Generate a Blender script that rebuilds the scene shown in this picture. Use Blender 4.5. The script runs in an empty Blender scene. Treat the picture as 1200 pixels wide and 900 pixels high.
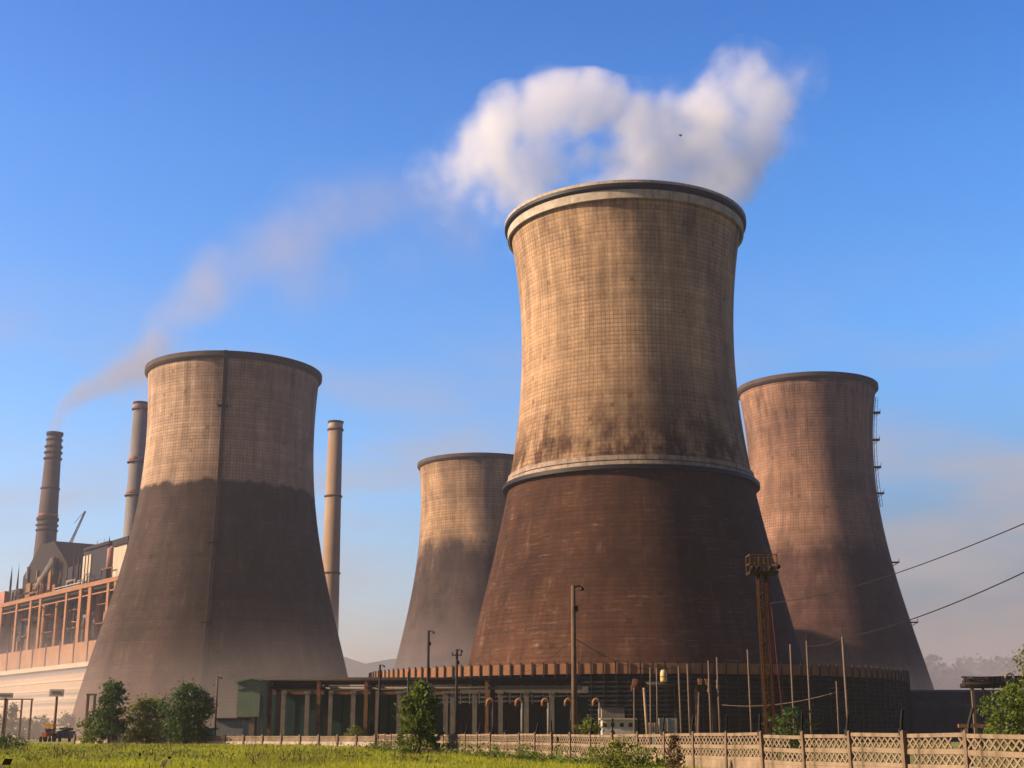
import bpy, math, random
import numpy as np
from mathutils import Vector
R = math.radians
rnd = random.Random(7)
S = bpy.context.scene

# ------------------------------------------------------------------ camera, sky, sun, exposure
F, PITCH, EYE = 1600.0, R(14.4), 1.35           # focal length in photo pixels (1200 wide)
cam = bpy.data.objects.new('camera', bpy.data.cameras.new('camera'))
cam.data.sensor_width = 36; cam.data.lens = 36 * F / 1200
cam.data.clip_start = 0.5; cam.data.clip_end = 20000
cam.location = (0, 0, EYE); cam.rotation_euler = (R(90) + PITCH, 0, 0)
S.collection.objects.link(cam); S.camera = cam

SUN_EL, SUN_AZ = R(25), R(263)                  # azimuth clockwise from +Y
W = bpy.data.worlds.new('World'); S.world = W; W.use_nodes = True
nt = W.node_tree; nt.nodes.clear()
wo = nt.nodes.new('ShaderNodeOutputWorld'); bg = nt.nodes.new('ShaderNodeBackground')
sky = nt.nodes.new('ShaderNodeTexSky'); sky.sky_type = 'NISHITA'; sky.sun_disc = False
sky.sun_elevation = SUN_EL; sky.sun_rotation = SUN_AZ
sky.altitude = 100; sky.air_density = 1.0; sky.dust_density = 0.4; sky.ozone_density = 3.0
hsv = nt.nodes.new('ShaderNodeHueSaturation'); hsv.inputs['Saturation'].default_value = 1.30; hsv.inputs['Hue'].default_value = .506
bg.inputs['Strength'].default_value = 0.116
nt.links.new(sky.outputs[0], hsv.inputs['Color'])
# smog layer low in the sky and a few thin clouds
def wnode(t, **kw):
    o = nt.nodes.new(t)
    for a, b in kw.items(): setattr(o, a, b)
    return o
tc = wnode('ShaderNodeTexCoord'); sp = wnode('ShaderNodeSeparateXYZ'); nt.links.new(tc.outputs['Generated'], sp.inputs[0])
rmp = wnode('ShaderNodeValToRGB'); nt.links.new(sp.outputs[2], rmp.inputs[0])
els = rmp.color_ramp.elements
els[0].position = 0.0; els[0].color = (.62, .40, .35, 1); els[1].position = .62; els[1].color = (.62, .62, .84, 1)
for p, c in ((.06, (.78, .54, .48)), (.11, (.96, .73, .67)), (.18, (1.04, .90, .86)), (.29, (1.0, .93, .94)), (.40, (.98, .92, .97))):
    e = els.new(p); e.color = (*c, 1)
mul = wnode('ShaderNodeMix', data_type='RGBA', blend_type='MULTIPLY'); mul.inputs[0].default_value = 1
rx = wnode('ShaderNodeMapRange', interpolation_type='SMOOTHSTEP'); nt.links.new(sp.outputs[0], rx.inputs[0]); rx.inputs[1].default_value = -.2; rx.inputs[2].default_value = .38
rz_ = wnode('ShaderNodeMapRange', interpolation_type='SMOOTHSTEP'); nt.links.new(sp.outputs[2], rz_.inputs[0]); rz_.inputs[1].default_value = .30; rz_.inputs[2].default_value = .02
rm_ = wnode('ShaderNodeMath', operation='MULTIPLY'); nt.links.new(rx.outputs[0], rm_.inputs[0]); nt.links.new(rz_.outputs[0], rm_.inputs[1])
rk = wnode('ShaderNodeMix', data_type='RGBA'); nt.links.new(rm_.outputs[0], rk.inputs[0]); nt.links.new(rmp.outputs[0], rk.inputs[6]); rk.inputs[7].default_value = (.27, .165, .15, 1)
nt.links.new(hsv.outputs[0], mul.inputs[6]); nt.links.new(rk.outputs[2], mul.inputs[7])
mp = wnode('ShaderNodeMapping'); mp.inputs['Scale'].default_value = (3.2, 3.2, 11); nt.links.new(tc.outputs['Generated'], mp.inputs[0])
cn = wnode('ShaderNodeTexNoise'); cn.inputs['Scale'].default_value = 1.6; cn.inputs['Detail'].default_value = 5; nt.links.new(mp.outputs[0], cn.inputs['Vector'])
m1 = wnode('ShaderNodeMapRange', interpolation_type='SMOOTHSTEP'); nt.links.new(cn.outputs[0], m1.inputs[0]); m1.inputs[1].default_value = .38; m1.inputs[2].default_value = .72
m2 = wnode('ShaderNodeMapRange', interpolation_type='SMOOTHSTEP'); nt.links.new(sp.outputs[2], m2.inputs[0]); m2.inputs[1].default_value = .36; m2.inputs[2].default_value = .12; m2.inputs[3].default_value = 0; m2.inputs[4].default_value = .75
mm = wnode('ShaderNodeMath', operation='MULTIPLY'); nt.links.new(m1.outputs[0], mm.inputs[0]); nt.links.new(m2.outputs[0], mm.inputs[1])
cl = wnode('ShaderNodeMix', data_type='RGBA'); nt.links.new(mm.outputs[0], cl.inputs[0]); nt.links.new(mul.outputs[2], cl.inputs[6]); cl.inputs[7].default_value = (2.2, 1.8, 1.62, 1)
# sky dimmed overhead and behind the viewer, added to darken the shaded sides
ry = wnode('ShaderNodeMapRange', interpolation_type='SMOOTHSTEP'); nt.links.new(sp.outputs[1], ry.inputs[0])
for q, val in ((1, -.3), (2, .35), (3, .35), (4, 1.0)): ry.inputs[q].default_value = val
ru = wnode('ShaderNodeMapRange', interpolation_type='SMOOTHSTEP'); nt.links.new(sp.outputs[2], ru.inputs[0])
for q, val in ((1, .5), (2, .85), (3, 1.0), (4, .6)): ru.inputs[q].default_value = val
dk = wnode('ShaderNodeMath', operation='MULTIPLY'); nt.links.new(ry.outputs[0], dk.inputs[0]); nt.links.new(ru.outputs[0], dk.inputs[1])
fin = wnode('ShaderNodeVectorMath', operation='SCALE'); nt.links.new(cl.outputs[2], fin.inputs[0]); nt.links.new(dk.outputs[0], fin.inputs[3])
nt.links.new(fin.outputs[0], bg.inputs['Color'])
nt.links.new(bg.outputs[0], wo.inputs[0])
sl = bpy.data.lights.new('sun', 'SUN'); sl.energy = 5.0; sl.angle = R(0.6); sl.color = (1, .70, .44)
so = bpy.data.objects.new('sun', sl); S.collection.objects.link(so)
sd = Vector((math.sin(SUN_AZ) * math.cos(SUN_EL), math.cos(SUN_AZ) * math.cos(SUN_EL), math.sin(SUN_EL)))
so.rotation_euler = sd.to_track_quat('Z', 'Y').to_euler(); so.location = (-200, 0, 200)
S.view_settings.view_transform = 'Standard'; S.view_settings.look = 'None'
S.view_settings.exposure = 1.2; S.view_settings.gamma = 1; S.view_settings.use_curve_mapping = False
S.render.engine = 'CYCLES'
S.cycles.use_denoising = True
try: S.cycles.denoiser = 'OPENIMAGEDENOISE'
except Exception: pass
S.cycles.max_bounces = 5; S.cycles.diffuse_bounces = 2; S.cycles.volume_bounces = 4
S.cycles.transparent_max_bounces = 12; S.cycles.volume_max_steps = 96; S.cycles.volume_step_rate = 1.0

# ------------------------------------------------------------------ helpers
def ray(px, py):
    x, y = (px - 600) / F, (450 - py) / F
    return Vector((x, math.cos(PITCH) - y * math.sin(PITCH), math.sin(PITCH) + y * math.cos(PITCH)))
def at(px, py, Y):
    d = ray(px, py); return Vector((0, 0, EYE)) + d * (Y / d.y)
def gx(px, Y): return (px - 600) / (F / math.cos(PITCH)) * Y
def hz(px, py, Y): return at(px, py, Y).z

def node_mat(name):
    m = bpy.data.materials.new(name); m.use_nodes = True
    return m, m.node_tree, m.node_tree.nodes['Principled BSDF']
class NB:
    """small node builder"""
    def __init__(s, t): s.t = t
    def n(s, typ, ins=None, **kw):
        o = s.t.nodes.new(typ)
        for k, v in kw.items(): setattr(o, k, v)
        for k, v in (ins or {}).items():
            if hasattr(v, 'is_output') or isinstance(v, bpy.types.NodeSocket): s.t.links.new(v, o.inputs[k])
            else: o.inputs[k].default_value = v
        return o
    def m(s, op, a, b=0.0, clamp=False):
        return s.n('ShaderNodeMath', {0: a, 1: b}, operation=op, use_clamp=clamp).outputs[0]
    def mr(s, v, a, b, c=0.0, d=1.0, smooth=False):
        o = s.n('ShaderNodeMapRange', {'Value': v, 'From Min': a, 'From Max': b, 'To Min': c, 'To Max': d})
        if smooth: o.interpolation_type = 'SMOOTHSTEP'
        return o.outputs[0]
    def noise(s, vec, scale, detail=3, rough=.55):
        return s.n('ShaderNodeTexNoise', {'Vector': vec, 'Scale': scale, 'Detail': detail, 'Roughness': rough}).outputs[0]
    def mix(s, f, a, b, mode='MIX'):
        o = s.n('ShaderNodeMix', data_type='RGBA', blend_type=mode)
        for k, v in ((0, f), (6, a), (7, b)):
            if isinstance(v, bpy.types.NodeSocket): s.t.links.new(v, o.inputs[k])
            else: o.inputs[k].default_value = v if not (k and len(v) == 3) else (*v, 1)
        return o.outputs[2]
    def scale(s, vec, sc):
        o = s.n('ShaderNodeVectorMath', {0: vec, 1: sc}, operation='MULTIPLY'); return o.outputs[0]

TONE = .55      # base colours scaled down to suit the bright exposure
def plain(name, c, rough=.8, var=.35, scale=.6, stain=None, metal=0., streak=True, bump=.0):
    """weathered paint / concrete / metal: colour noise, stains, vertical streaks"""
    m, t, b = node_mat(name); k = NB(t)
    c = tuple(x * TONE for x in c); stain = tuple(x * TONE for x in stain) if stain else None
    oc = k.n('ShaderNodeTexCoord').outputs['Object']
    n1 = k.noise(oc, scale, 5, .65)
    lo = tuple(x * (1 - var) for x in c); hi = tuple(min(1, x * (1 + var * .7)) for x in c)
    col = k.mix(k.mr(n1, .3, .7), lo, hi)
    if stain:
        sc = k.scale(oc, (1, 1, .12)) if streak else oc
        n2 = k.noise(sc, scale * 2.5, 4, .7)
        col = k.mix(k.mr(n2, .52, .72, 0, .85), col, stain)
    t.links.new(col, b.inputs['Base Color']); b.inputs['Roughness'].default_value = rough
    b.inputs['Metallic'].default_value = metal; b.inputs['Specular IOR Level'].default_value = .2
    if bump:
        bp = k.n('ShaderNodeBump', {'Height': k.noise(oc, scale * 6, 4), 'Strength': bump, 'Distance': .05})
        t.links.new(bp.outputs[0], b.inputs['Normal'])
    return m

C = S.collection
ORG = {}
def tag(o, label=None, cat=None, group=None, kind=None):
    if label: o['label'] = label
    if cat: o['category'] = cat
    if group: o['group'] = group
    if kind: o['kind'] = kind
    return o
def thing(name, label, cat, loc, group=None):
    o = bpy.data.objects.new(name, None); o.empty_display_size = .5; C.objects.link(o)
    o.location = loc; ORG[o.name] = Vector(loc)
    return tag(o, label, cat, group)
def circ(n): return [(math.cos(2 * math.pi * i / n), math.sin(2 * math.pi * i / n)) for i in range(n)]

class MB:
    def __init__(s): s.v = []; s.f = []
    def box(s, c, size, ax=None, ay=None, az=None):
        """box centred at c; optional axes (unit vectors)"""
        c = Vector(c); ax = Vector(ax or (1, 0, 0)); ay = Vector(ay or (0, 1, 0)); az = Vector(az or (0, 0, 1))
        x, y, z = (q / 2 for q in size); i = len(s.v)
        for dz in (-z, z):
            for dx, dy in ((-x, -y), (x, -y), (x, y), (-x, y)): s.v.append(c + ax * dx + ay * dy + az * dz)
        s.f += [(i+3, i+2, i+1, i), (i+4, i+5, i+6, i+7), (i, i+1, i+5, i+4), (i+1, i+2, i+6, i+5), (i+2, i+3, i+7, i+6), (i+3, i, i+4, i+7)]
        return s
    def bar(s, a, b, w, d=None):
        a = Vector(a); b = Vector(b); az = (b - a).normalized()
        ref = Vector((0, 0, 1)) if abs(az.z) < .9 else Vector((0, 1, 0))
        ax = az.cross(ref).normalized(); ay = az.cross(ax).normalized()
        return s.box((a + b) / 2, (w, d or w, (b - a).length), ax, ay, az)
    def tube(s, pts, r, n=8, cap=True):
        pts = [Vector(p) for p in pts]; rs = r if isinstance(r, (list, tuple)) else [r] * len(pts)
        base = len(s.v); ca = circ(n)
        for j, p in enumerate(pts):
            d = (pts[min(j+1, len(pts)-1)] - pts[max(j-1, 0)]).normalized()
            ref = Vector((0, 1, 0)) if abs(d.y) < .9 else Vector((1, 0, 0))
            ax = d.cross(ref).normalized(); ay = d.cross(ax).normalized()
            for cx, cy in ca: s.v.append(p + ax * cx * rs[j] + ay * cy * rs[j])
        for j in range(len(pts) - 1):
            for i in range(n):
                a, b_ = base + j * n + i, base + j * n + (i + 1) % n
                s.f.append((a, b_, b_ + n, a + n))
        if cap:
            s.f.append(tuple(base + i for i in range(n))[::-1]); s.f.append(tuple(base + (len(pts)-1) * n + i for i in range(n)))
        return s
    def lathe(s, prof, c=(0, 0, 0), n=64, closed=False, arc=None):
        """prof [(r,z)...] about a vertical axis at c"""
        base = len(s.v); c = Vector(c); ca = circ(n)
        for r, z in prof:
            for x, y in ca: s.v.append(c + Vector((x * r, y * r, z)))
        m = len(prof)
        for j in range(m if closed else m - 1):
            for i in range(n):
                a, b_ = base + j * n + i, base + j * n + (i + 1) % n
                j2 = (j + 1) % m
                s.f.append((a, b_, base + j2 * n + (i + 1) % n, base + j2 * n + i))
        return s
    def quad(s, *p):
        i = len(s.v); s.v += [Vector(q) for q in p]; s.f.append(tuple(range(i, i + len(p)))); return s
    def build(s, name, mat, parent=None, smooth=False, org=None, label=None):
        o0 = Vector(org) if org is not None else (ORG[parent.name] if parent else Vector((0, 0, 0)))
        me = bpy.data.meshes.new(name)
        me.from_pydata([tuple(q - o0) for q in s.v], [], s.f); me.update()
        if smooth: me.polygons.foreach_set('use_smooth', [True] * len(me.polygons))
        me.materials.append(mat)
        o = bpy.data.objects.new(name, me); C.objects.link(o)
        if parent: o.parent = parent; ORG[o.name] = o0
        else: o.location = o0; ORG[o.name] = o0
        if label: o['label'] = label
        return o
def copy_tree(o, loc, parent=None):
    c = o.copy(); C.objects.link(c)
    if parent: c.parent = parent
    else: c.location = loc
    for ch in o.children: copy_tree(ch, None, c)
    return c

# ------------------------------------------------------------------ materials
M = {}
M['white_conc'] = plain('white_concrete', (.66, .60, .52), .9, .3, .5, (.20, .155, .125))
M['belt'] = plain('stained_white_belt', (.46, .39, .33), .9, .4, .5, (.10, .07, .055))
M['rim_dark'] = plain('weathered_rim', (.12, .095, .085), .85, .3, .4)
M['steel_dark'] = plain('dark_steel', (.03, .024, .023), .75, .4, .8, (.09, .04, .022))
M['black'] = plain('black_steel', (.018, .017, .018), .55, .3, 2)
M['rust'] = plain('rusty_steel', (.34, .17, .085), .85, .45, 1.2, (.08, .04, .025))
M['steel_rusty'] = plain('rusty_brown_steel', (.10, .042, .02), .85, .4, 1.5, (.05, .03, .02))
M['conc'] = plain('grey_concrete', (.30, .27, .24), .9, .25, .8, (.13, .11, .095))
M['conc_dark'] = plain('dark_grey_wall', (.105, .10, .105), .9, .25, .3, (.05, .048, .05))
M['conc_pale'] = plain('pale_precast_concrete', (.34, .27, .195), .9, .38, .9, (.11, .075, .05), bump=.4)
M['post_conc'] = plain('fence_post_concrete', (.27, .2, .145), .9, .35, 1.1, (.13, .09, .065), bump=.3)
M['wood'] = plain('tarred_wood', (.20, .14, .10), .85, .3, 1.5, (.07, .05, .04))
M['pole_conc'] = plain('spun_concrete', (.21, .16, .128), .9, .25, 1.2, (.17, .13, .11))
M['teal'] = plain('teal_sheet_wall', (.02, .085, .10), .6, .3, .25, (.012, .028, .034))
M['green'] = plain('green_painted_sheet', (.24, .34, .24), .6, .15, .5, (.18, .22, .15))
M['louver'] = plain('louver_slate', (.022, .034, .040), .7, .45, .2, (.04, .03, .025))
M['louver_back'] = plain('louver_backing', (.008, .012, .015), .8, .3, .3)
M['fascia'] = plain('concrete_fascia', (.36, .18, .098), .9, .22, .2, (.24, .13, .08))
M['orange_wall'] = plain('orange_brick_wall', (.42, .235, .14), .9, .22, .12, (.28, .14, .085))
M['orange_col'] = plain('rusty_orange_steel', (.42, .21, .11), .8, .3, .3, (.3, .14, .08))
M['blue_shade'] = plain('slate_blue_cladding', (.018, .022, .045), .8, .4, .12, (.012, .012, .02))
M['dark_maroon'] = plain('dark_maroon_cladding', (.012, .008, .011), .8, .5, .15, (.035, .018, .014))
M['cream'] = plain('cream_panel', (.66, .58, .48), .8, .15, .15, (.42, .33, .25))
M['hall_wall'] = plain('hall_wall_panels', (.56, .43, .34), .85, .15, .1, (.42, .3, .23))
M['hall_band'] = plain('grey_window_strip', (.20, .22, .25), .35, .2, .15)
M['chim_grey'] = plain('grey_steel_chimney', (.25, .245, .26), .6, .2, .12, (.17, .15, .145))
M['chim_dark'] = plain('grey_brown_chimney', (.13, .10, .10), .85, .3, .12, (.09, .07, .065))
M['chim_tan'] = plain('tan_concrete_chimney', (.45, .33, .23), .85, .2, .08, (.33, .23, .16))
M['pink'] = plain('faded_red_paint', (.52, .25, .2), .8, .3, .3, (.5, .42, .36))
M['yellow'] = plain('yellow_paint', (.17, .09, .02), .7, .4, 2, (.12, .06, .025))
M['red'] = plain('red_paint', (.17, .025, .02), .6, .3, 2)
M['amber_glass'] = plain('cream_enamel', (.80, .66, .30), .4, .15, 3)
M['white'] = plain('white_paint', (.75, .72, .66), .7, .15, 1, (.5, .45, .38))
M['pale_blue'] = plain('pale_blue_panel', (.30, .34, .36), .6, .15, .8, (.2, .22, .22))
M['glass'] = plain('dark_window_glass', (.03, .035, .04), .15, .2, 1)
M['glass'].node_tree.nodes['Principled BSDF'].inputs['Specular IOR Level'].default_value = .5
M['bark'] = plain('bark', (.10, .07, .05), .9, .35, 3, bump=.5)
M['tyre'] = plain('tyre_rubber', (.025, .024, .023), .9, .3, 3)
M['trailer'] = plain('dark_teal_paint', (.06, .17, .21), .6, .3, 1)
M['cab_yellow'] = plain('tractor_yellow', (1.0, .55, .07), .5, .2, 2)
M['cab_orange'] = plain('tractor_orange', (.85, .22, .06), .5, .2, 2)
M['silver'] = plain('galvanised_wire', (.5, .48, .46), .45, .2, 2, metal=.3)

def leaf_mat(name, a, b_, sc=1.2, trans=.35):
    m, t, b = node_mat(name); k = NB(t)
    g = k.n('ShaderNodeNewGeometry')
    n1 = k.noise(g.outputs['Position'], sc, 3)
    f = k.m('ADD', k.m('MULTIPLY', k.mr(n1, .3, .7), .6), k.m('MULTIPLY', g.outputs['Random Per Island'], .4))
    col = k.mix(f, a, b_)
    t.links.new(col, b.inputs['Base Color']); b.inputs['Roughness'].default_value = .65
    b.inputs['Specular IOR Level'].default_value = .25
    tr = k.n('ShaderNodeBsdfTranslucent', {'Color': col})
    mx = k.n('ShaderNodeMixShader', {0: trans, 1: b.outputs[0], 2: tr.outputs[0]})
    t.links.new(mx.outputs[0], t.nodes['Material Output'].inputs['Surface'])
    return m
M['leaf_dark'] = leaf_mat('dark_leaf', (.018, .046, .013), (.075, .135, .026))
M['leaf_mid'] = leaf_mat('mid_leaf', (.045, .085, .013), (.15, .205, .026))
M['leaf_olive'] = leaf_mat('olive_leaf', (.075, .105, .016), (.21, .23, .035))
M['leaf_cypress'] = leaf_mat('cypress_leaf', (.025, .055, .010), (.14, .20, .022), 1.5)
M['leaf_lime'] = leaf_mat('lime_leaf', (.08, .11, .015), (.19, .21, .03), 2)
M['leaf_weed'] = leaf_mat('dark_weed_leaf', (.012, .012, .008), (.035, .025, .012), 3, .15)
M['leaf_brown'] = leaf_mat('dry_leaf', (.05, .035, .02), (.12, .075, .035), 3, .2)
M['leaf_far'] = leaf_mat('distant_leaf', (.025, .04, .02), (.06, .075, .03), .1)
M['grass'] = leaf_mat('meadow_grass', (.155, .22, .014), (.43, .44, .035), .22, .45)
def grass_patches(m):
    t = m.node_tree; k = NB(t); b = t.nodes['Principled BSDF']; src = b.inputs['Base Color'].links[0].from_socket
    pos = k.n('ShaderNodeNewGeometry').outputs['Position']
    n1 = k.noise(k.scale(pos, (1, .3, 1)), .12, 4, .6); n2 = k.noise(pos, .5, 3, .6)
    col = k.mix(k.mr(n1, .47, .64, 0, .65), src, (.10, .10, .02)); col = k.mix(k.mr(n2, .60, .72, 0, .5), col, (.16, .115, .035))
    t.links.new(col, b.inputs['Base Color'])
    for n in t.nodes:
        if n.type == 'BSDF_TRANSLUCENT': t.links.new(col, n.inputs['Color'])
grass_patches(M['grass'])

# ------------------------------------------------------------------ setting: ground, hills
def ground_z(x, y):
    return .10 * math.sin(x * .13 + 1) * math.sin(y * .09) * max(0, min(1, (y - 45) / 20)) * (1 if y < 185 else 0)
def build_ground():
    xs = [-6000, -2500, -900, -400, -200] + list(np.arange(-110, 61, 3.0)) + [120, 250, 500, 1000, 2500, 6000]
    ys = [-300, -60, 0, 25] + list(np.arange(40, 201, 3.0)) + [240, 320, 450, 700, 1200, 2500, 6500]
    v = [(x, y, ground_z(x, y) if -108 < x < 57 else 0) for y in ys for x in xs]
    nx = len(xs)
    f = [(j * nx + i, j * nx + i + 1, (j + 1) * nx + i + 1, (j + 1) * nx + i) for j in range(len(ys) - 1) for i in range(nx - 1)]
    me = bpy.data.meshes.new('ground'); me.from_pydata(v, [], f); me.update()
    m, t, b = node_mat('meadow_soil'); k = NB(t)
    oc = k.n('ShaderNodeTexCoord').outputs['Object']
    st = k.scale(oc, (1, .35, 1))
    n1 = k.noise(st, .09, 5, .6); n2 = k.noise(oc, 1.3, 5, .7)
    col = k.mix(k.mr(n1, .35, .65), (.085, .11, .014), (.24, .225, .025))
    col = k.mix(k.mr(n2, .5, .72, 0, .7), col, (.06, .06, .02))
    t.links.new(col, b.inputs['Base Color']); b.inputs['Roughness'].default_value = .95
    bp = k.n('ShaderNodeBump', {'Height': n2, 'Strength': .6, 'Distance': .15}); t.links.new(bp.outputs[0], b.inputs['Normal'])
    me.materials.append(m)
    o = bpy.data.objects.new('ground', me); C.objects.link(o); tag(o, 'flat grassy meadow and works yard', 'ground', kind='structure')
build_ground()

def build_hills():
    nprng = np.random.default_rng(3); v = []; f = []
    n = 160; rows = 7
    xs = np.linspace(-3800, 3800, n)
    hgt = 150 + 26 * np.sin(xs * .0016 + 1.1) + 16 * np.sin(xs * .0043 + .5) + 7 * np.sin(xs * .013) + nprng.normal(0, 2.5, n)
    for r in range(rows):
        q = r / (rows - 1); prof = math.sin(q * math.pi)
        for i in range(n):
            v.append((xs[i], 2500 + q * 900 + 40 * math.sin(xs[i] * .004 + r), -0.6 + max(0, hgt[i] * prof * (1 + .05 * math.sin(i * 1.7 + r * 2)))))
    for r in range(rows - 1):
        for i in range(n - 1):
            a = r * n + i; f.append((a, a + 1, a + n + 1, a + n))
    me = bpy.data.meshes.new('hills'); me.from_pydata(v, [], f); me.update()
    me.polygons.foreach_set('use_smooth', [True] * len(me.polygons))
    me.materials.append(plain('wooded_hill', (.07, .08, .05), .95, .4, .01, (.12, .1, .06), streak=False))
    o = bpy.data.objects.new('hills', me); C.objects.link(o); tag(o, 'low hazy hills along the horizon', 'hills', kind='structure')
build_hills()

# ------------------------------------------------------------------ cooling towers
def shell_mat(name, up, low, foot, zb, rag, soft, ncol, rowh, seed, soot=None, dash=0):
    m, t, b = node_mat(name); k = NB(t)
    tc = k.n('ShaderNodeTexCoord'); uv = k.n('ShaderNodeSeparateXYZ', {0: tc.outputs['UV']})
    oc = tc.outputs['Object']; zz = k.n('ShaderNodeSeparateXYZ', {0: oc}).outputs[2]
    u = k.m('MULTIPLY', uv.outputs[0], ncol); w = k.m('DIVIDE', zz, rowh)
    fu, fw = k.m('FRACT', u), k.m('FRACT', w)
    iu, iw = k.m('FLOOR', u), k.m('FLOOR', w)
    cell = k.n('ShaderNodeTexWhiteNoise', {'Vector': k.n('ShaderNodeCombineXYZ', {0: iu, 1: iw, 2: seed}).outputs[0]}, noise_dimensions='3D').outputs[0]
    row = k.n('ShaderNodeTexWhiteNoise', {'Vector': k.n('ShaderNodeCombineXYZ', {0: iw, 1: seed + 5.}).outputs[0]}, noise_dimensions='3D').outputs[0]
    colm = k.n('ShaderNodeTexWhiteNoise', {'Vector': k.n('ShaderNodeCombineXYZ', {0: iu, 1: seed + 9.}).outputs[0]}, noise_dimensions='3D').outputs[0]
    off = k.n('ShaderNodeVectorMath', {0: oc, 1: (seed * 37.0, seed * 11.0, 0)}, operation='ADD').outputs[0]
    big = k.noise(off, .045, 4, .6); mid = k.noise(k.scale(off, (1, 1, .6)), .22, 5, .65); fine = k.noise(off, 1.3, 4, .7)
    streak = k.noise(k.scale(off, (1, 1, .045)), .55, 4, .65)
    runs = k.noise(k.scale(off, (1, 1, .018)), .42, 4, .6)
    # boundary between the clean upper and the dark lower shell
    edge = k.m('ADD', k.m('MULTIPLY', k.m('SUBTRACT', big, .5), rag), k.m('MULTIPLY', k.m('SUBTRACT', mid, .5), rag * .8))
    drip = k.noise(k.scale(off, (1, 1, .12)), .16, 4, .6)
    edge = k.m('ADD', edge, k.m('MULTIPLY', k.m('SUBTRACT', drip, .5), rag * 1.3))
    h = k.m('ADD', zz, edge)
    f = k.mr(h, zb - soft, zb + soft, smooth=True)
    lowc = k.mix(k.mr(zz, 6, zb * .62, smooth=True), foot, low)
    col = k.mix(f, lowc, up)
    if soot:   # darker sooty belt just above the boundary
        s = k.m('MULTIPLY', k.mr(k.m('ADD', zz, k.m('MULTIPLY', edge, 1.5)), zb + soot[0], zb + 1, smooth=True), f)
        s = k.m('MULTIPLY', s, k.mr(mid, .40, .58, .25, 1.15))
        col = k.mix(k.m('MULTIPLY', s, soot[1]), col, low)
    if dash:   # pale broken lines of efflorescence along lift joints
        dn = k.noise(k.scale(off, (.5, .5, 4.5)), .5, 3, .6)
        col = k.mix(k.m('MULTIPLY', k.m('MULTIPLY', k.mr(dn, .56, .72), k.mr(mid, .42, .62)), dash * 1.8), col, (.20, .155, .12))
    col = k.mix(k.m('MULTIPLY', k.mr(runs, .60, .72), .22), col, (.24, .18, .14))
    v = k.m('ADD', .86, k.m('MULTIPLY', cell, .10)); v = k.m('ADD', v, k.m('MULTIPLY', row, .22)); v = k.m('ADD', v, k.m('MULTIPLY', colm, .14))
    v = k.m('MULTIPLY', v, k.mr(mid, .25, .75, .74, 1.16)); v = k.m('MULTIPLY', v, k.mr(fine, .25, .75, .85, 1.12))
    v = k.m('MULTIPLY', v, k.mr(streak, .35, .7, 1.12, .78))
    v = k.m('MULTIPLY', v, k.mr(big, .3, .7, .86, 1.1))
    v = k.m('MULTIPLY', v, k.m('SUBTRACT', 1, k.m('MULTIPLY', k.m('MULTIPLY', k.mr(k.noise(k.scale(off, (1, 1, .03)), .38, 4, .6), .46, .66), k.mr(zz, 74, 122, .15, 1)), .42)))
    v = k.m('MULTIPLY', v, k.mr(k.noise(k.scale(off, (1, 1, .5)), .075, 5, .72), .36, .62, .62, 1.14))
    ln = k.m('MAXIMUM', k.m('MULTIPLY', k.m('LESS_THAN', fu, .2), k.mr(f, 0, 1, .25, 1)), k.m('MULTIPLY', k.m('LESS_THAN', fw, .25), k.mr(f, 0, 1, .6, 1)))
    v = k.m('MULTIPLY', v, k.m('SUBTRACT', 1, k.m('MULTIPLY', ln, k.mr(k.noise(off, .09, 4, .7), .35, .65, .13, .40))))
    spot = k.m('MULTIPLY', k.m('GREATER_THAN', cell, .995), .4); v = k.m('MULTIPLY', v, k.m('SUBTRACT', 1, spot))
    gray = k.n('ShaderNodeCombineXYZ', {0: v, 1: v, 2: v}).outputs[0]
    col = k.mix(1.0, col, gray, 'MULTIPLY')
    t.links.new(col, b.inputs['Base Color']); b.inputs['Roughness'].default_value = .92
    b.inputs['Specular IOR Level'].default_value = .15
    hgt = k.m('ADD', k.m('MULTIPLY', ln, -1.0), k.m('ADD', k.m('MULTIPLY', cell, .6), k.m('MULTIPLY', row, .8)))
    bp = k.n('ShaderNodeBump', {'Height': hgt, 'Strength': .8, 'Distance': .17}); t.links.new(bp.outputs[0], b.inputs['Normal'])
    return m

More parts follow.
